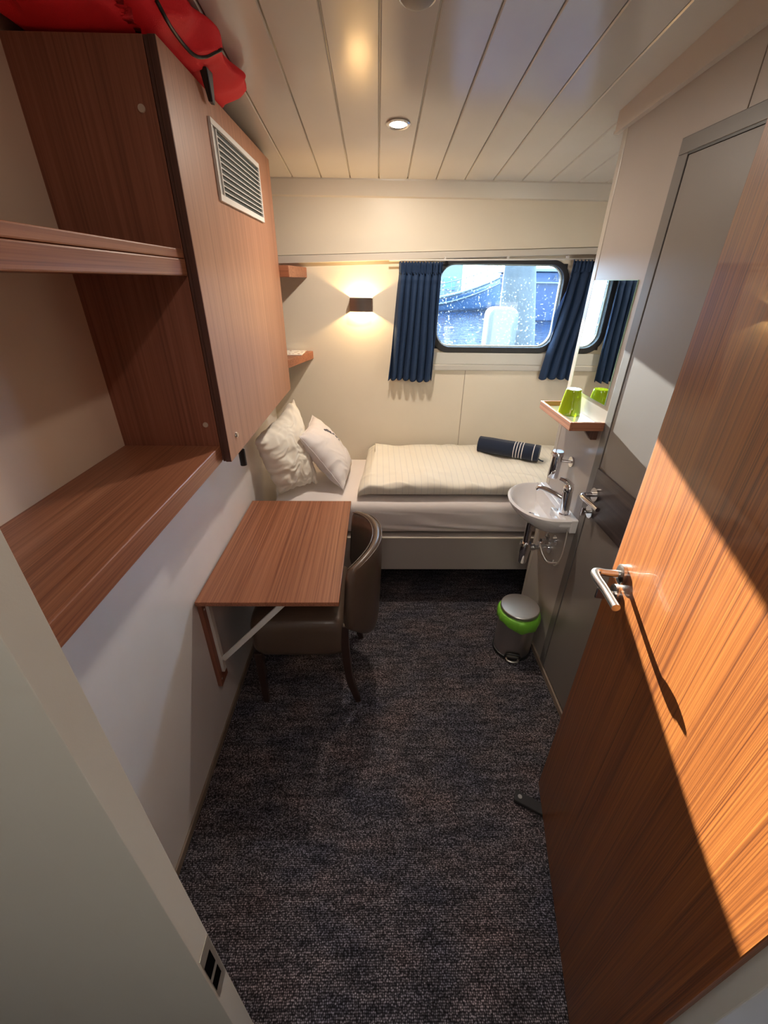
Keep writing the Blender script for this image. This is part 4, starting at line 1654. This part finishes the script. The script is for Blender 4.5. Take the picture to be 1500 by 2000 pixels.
lathe(bm, bc, [(0.0945, 0.208), (0.102, .214), (0.104, .235), (0.105, .252), (0.101, .268), (0.093, .273), (0.088, .262)], 120, fn=lambda a, z: lf(a, z) * (1 + 0.06 * (0.5 - 0.5 * math.sin(a - 2.4)) if z < .26 else 1))
for v in bm.verts:
    if v.co.z < 0.225:
        v.co.z += 0.014 * noise.noise((v.co.x * 25, v.co.y * 25, 3)) + 0.012 * math.sin(math.atan2(v.co.y - bc[1], v.co.x - bc[0]) * 2 + 1)
obj('bin_liner', bm, GREENB, bn, smooth=True)
bm = NB()
lathe(bm, bc, [(0.0935, 0.272), (0.0945, .276), (0.0940, .290), (0.091, .293), (0.05, .2945), (0.0, .295)], 56)
obj('lid', bm, STEEL, bn, smooth='auto')
bm = NB()
pdir = Vector((-0.25, -1, 0)).normalized()
pc = Vector((bc[0], bc[1], 0)) + pdir * 0.092
sd = Vector((pdir.y, -pdir.x, 0))
tube(bm, [pc + sd * -.030 + pdir * .002 + Vector((0, 0, .022)), pc + sd * -.024 + pdir * .016 + Vector((0, 0, .017)), pc + pdir * .022 + Vector((0, 0, .016)), pc + sd * .024 + pdir * .016 + Vector((0, 0, .017)), pc + sd * .030 + pdir * .002 + Vector((0, 0, .022))], 0.0065, 10, smooth=5)
obj('pedal', bm, SATIN, bn, smooth=True)
bm = NB()
tube(bm, [pc + sd * -.036 + pdir * -.004 + Vector((0, 0, .024)), pc + sd * -.030 + pdir * .004 + Vector((0, 0, .048)), pc + pdir * .006 + Vector((0, 0, .054)), pc + sd * .030 + pdir * .004 + Vector((0, 0, .048)), pc + sd * .036 + pdir * -.004 + Vector((0, 0, .024))], 0.006, 8, smooth=5)
obj('pedal_surround', bm, BLACK, bn, smooth=True)

# black rubber door wedge
bm = NB()
w0 = Vector((0.522, 0.842, 0))
wd = Vector((0.085, -0.045, 0)).normalized()
wn = Vector((-wd.y, wd.x, 0))
Lw, hw = 0.155, 0.019
hexa(bm, [w0 + wn * hw * 1.1, w0 + wd * Lw + wn * hw, w0 + wd * Lw - wn * hw, w0 - wn * hw * 1.1],
     [w0 + wn * hw * 1.1 + Vector((0, 0, .024)), w0 + wd * Lw + wn * hw + Vector((0, 0, .009)), w0 + wd * Lw - wn * hw + Vector((0, 0, .009)), w0 - wn * hw * 1.1 + Vector((0, 0, .024))])
dw = thing('door_wedge', 'black rubber wedge on the carpet under the edge of the open door', 'door stop', w0)
obj('wedge_body', bm, RUBBER, dw, bevel=0.004, seg=3)
bm = NB()
cyl(bm, w0 + wd * .018 + Vector((0, 0, .0205)), w0 + wd * .018 + Vector((0, 0, .0245)), 0.008, 0.0075, seg=16)
obj('wedge_eyelet', bm, GREYP, dw, smooth='auto')
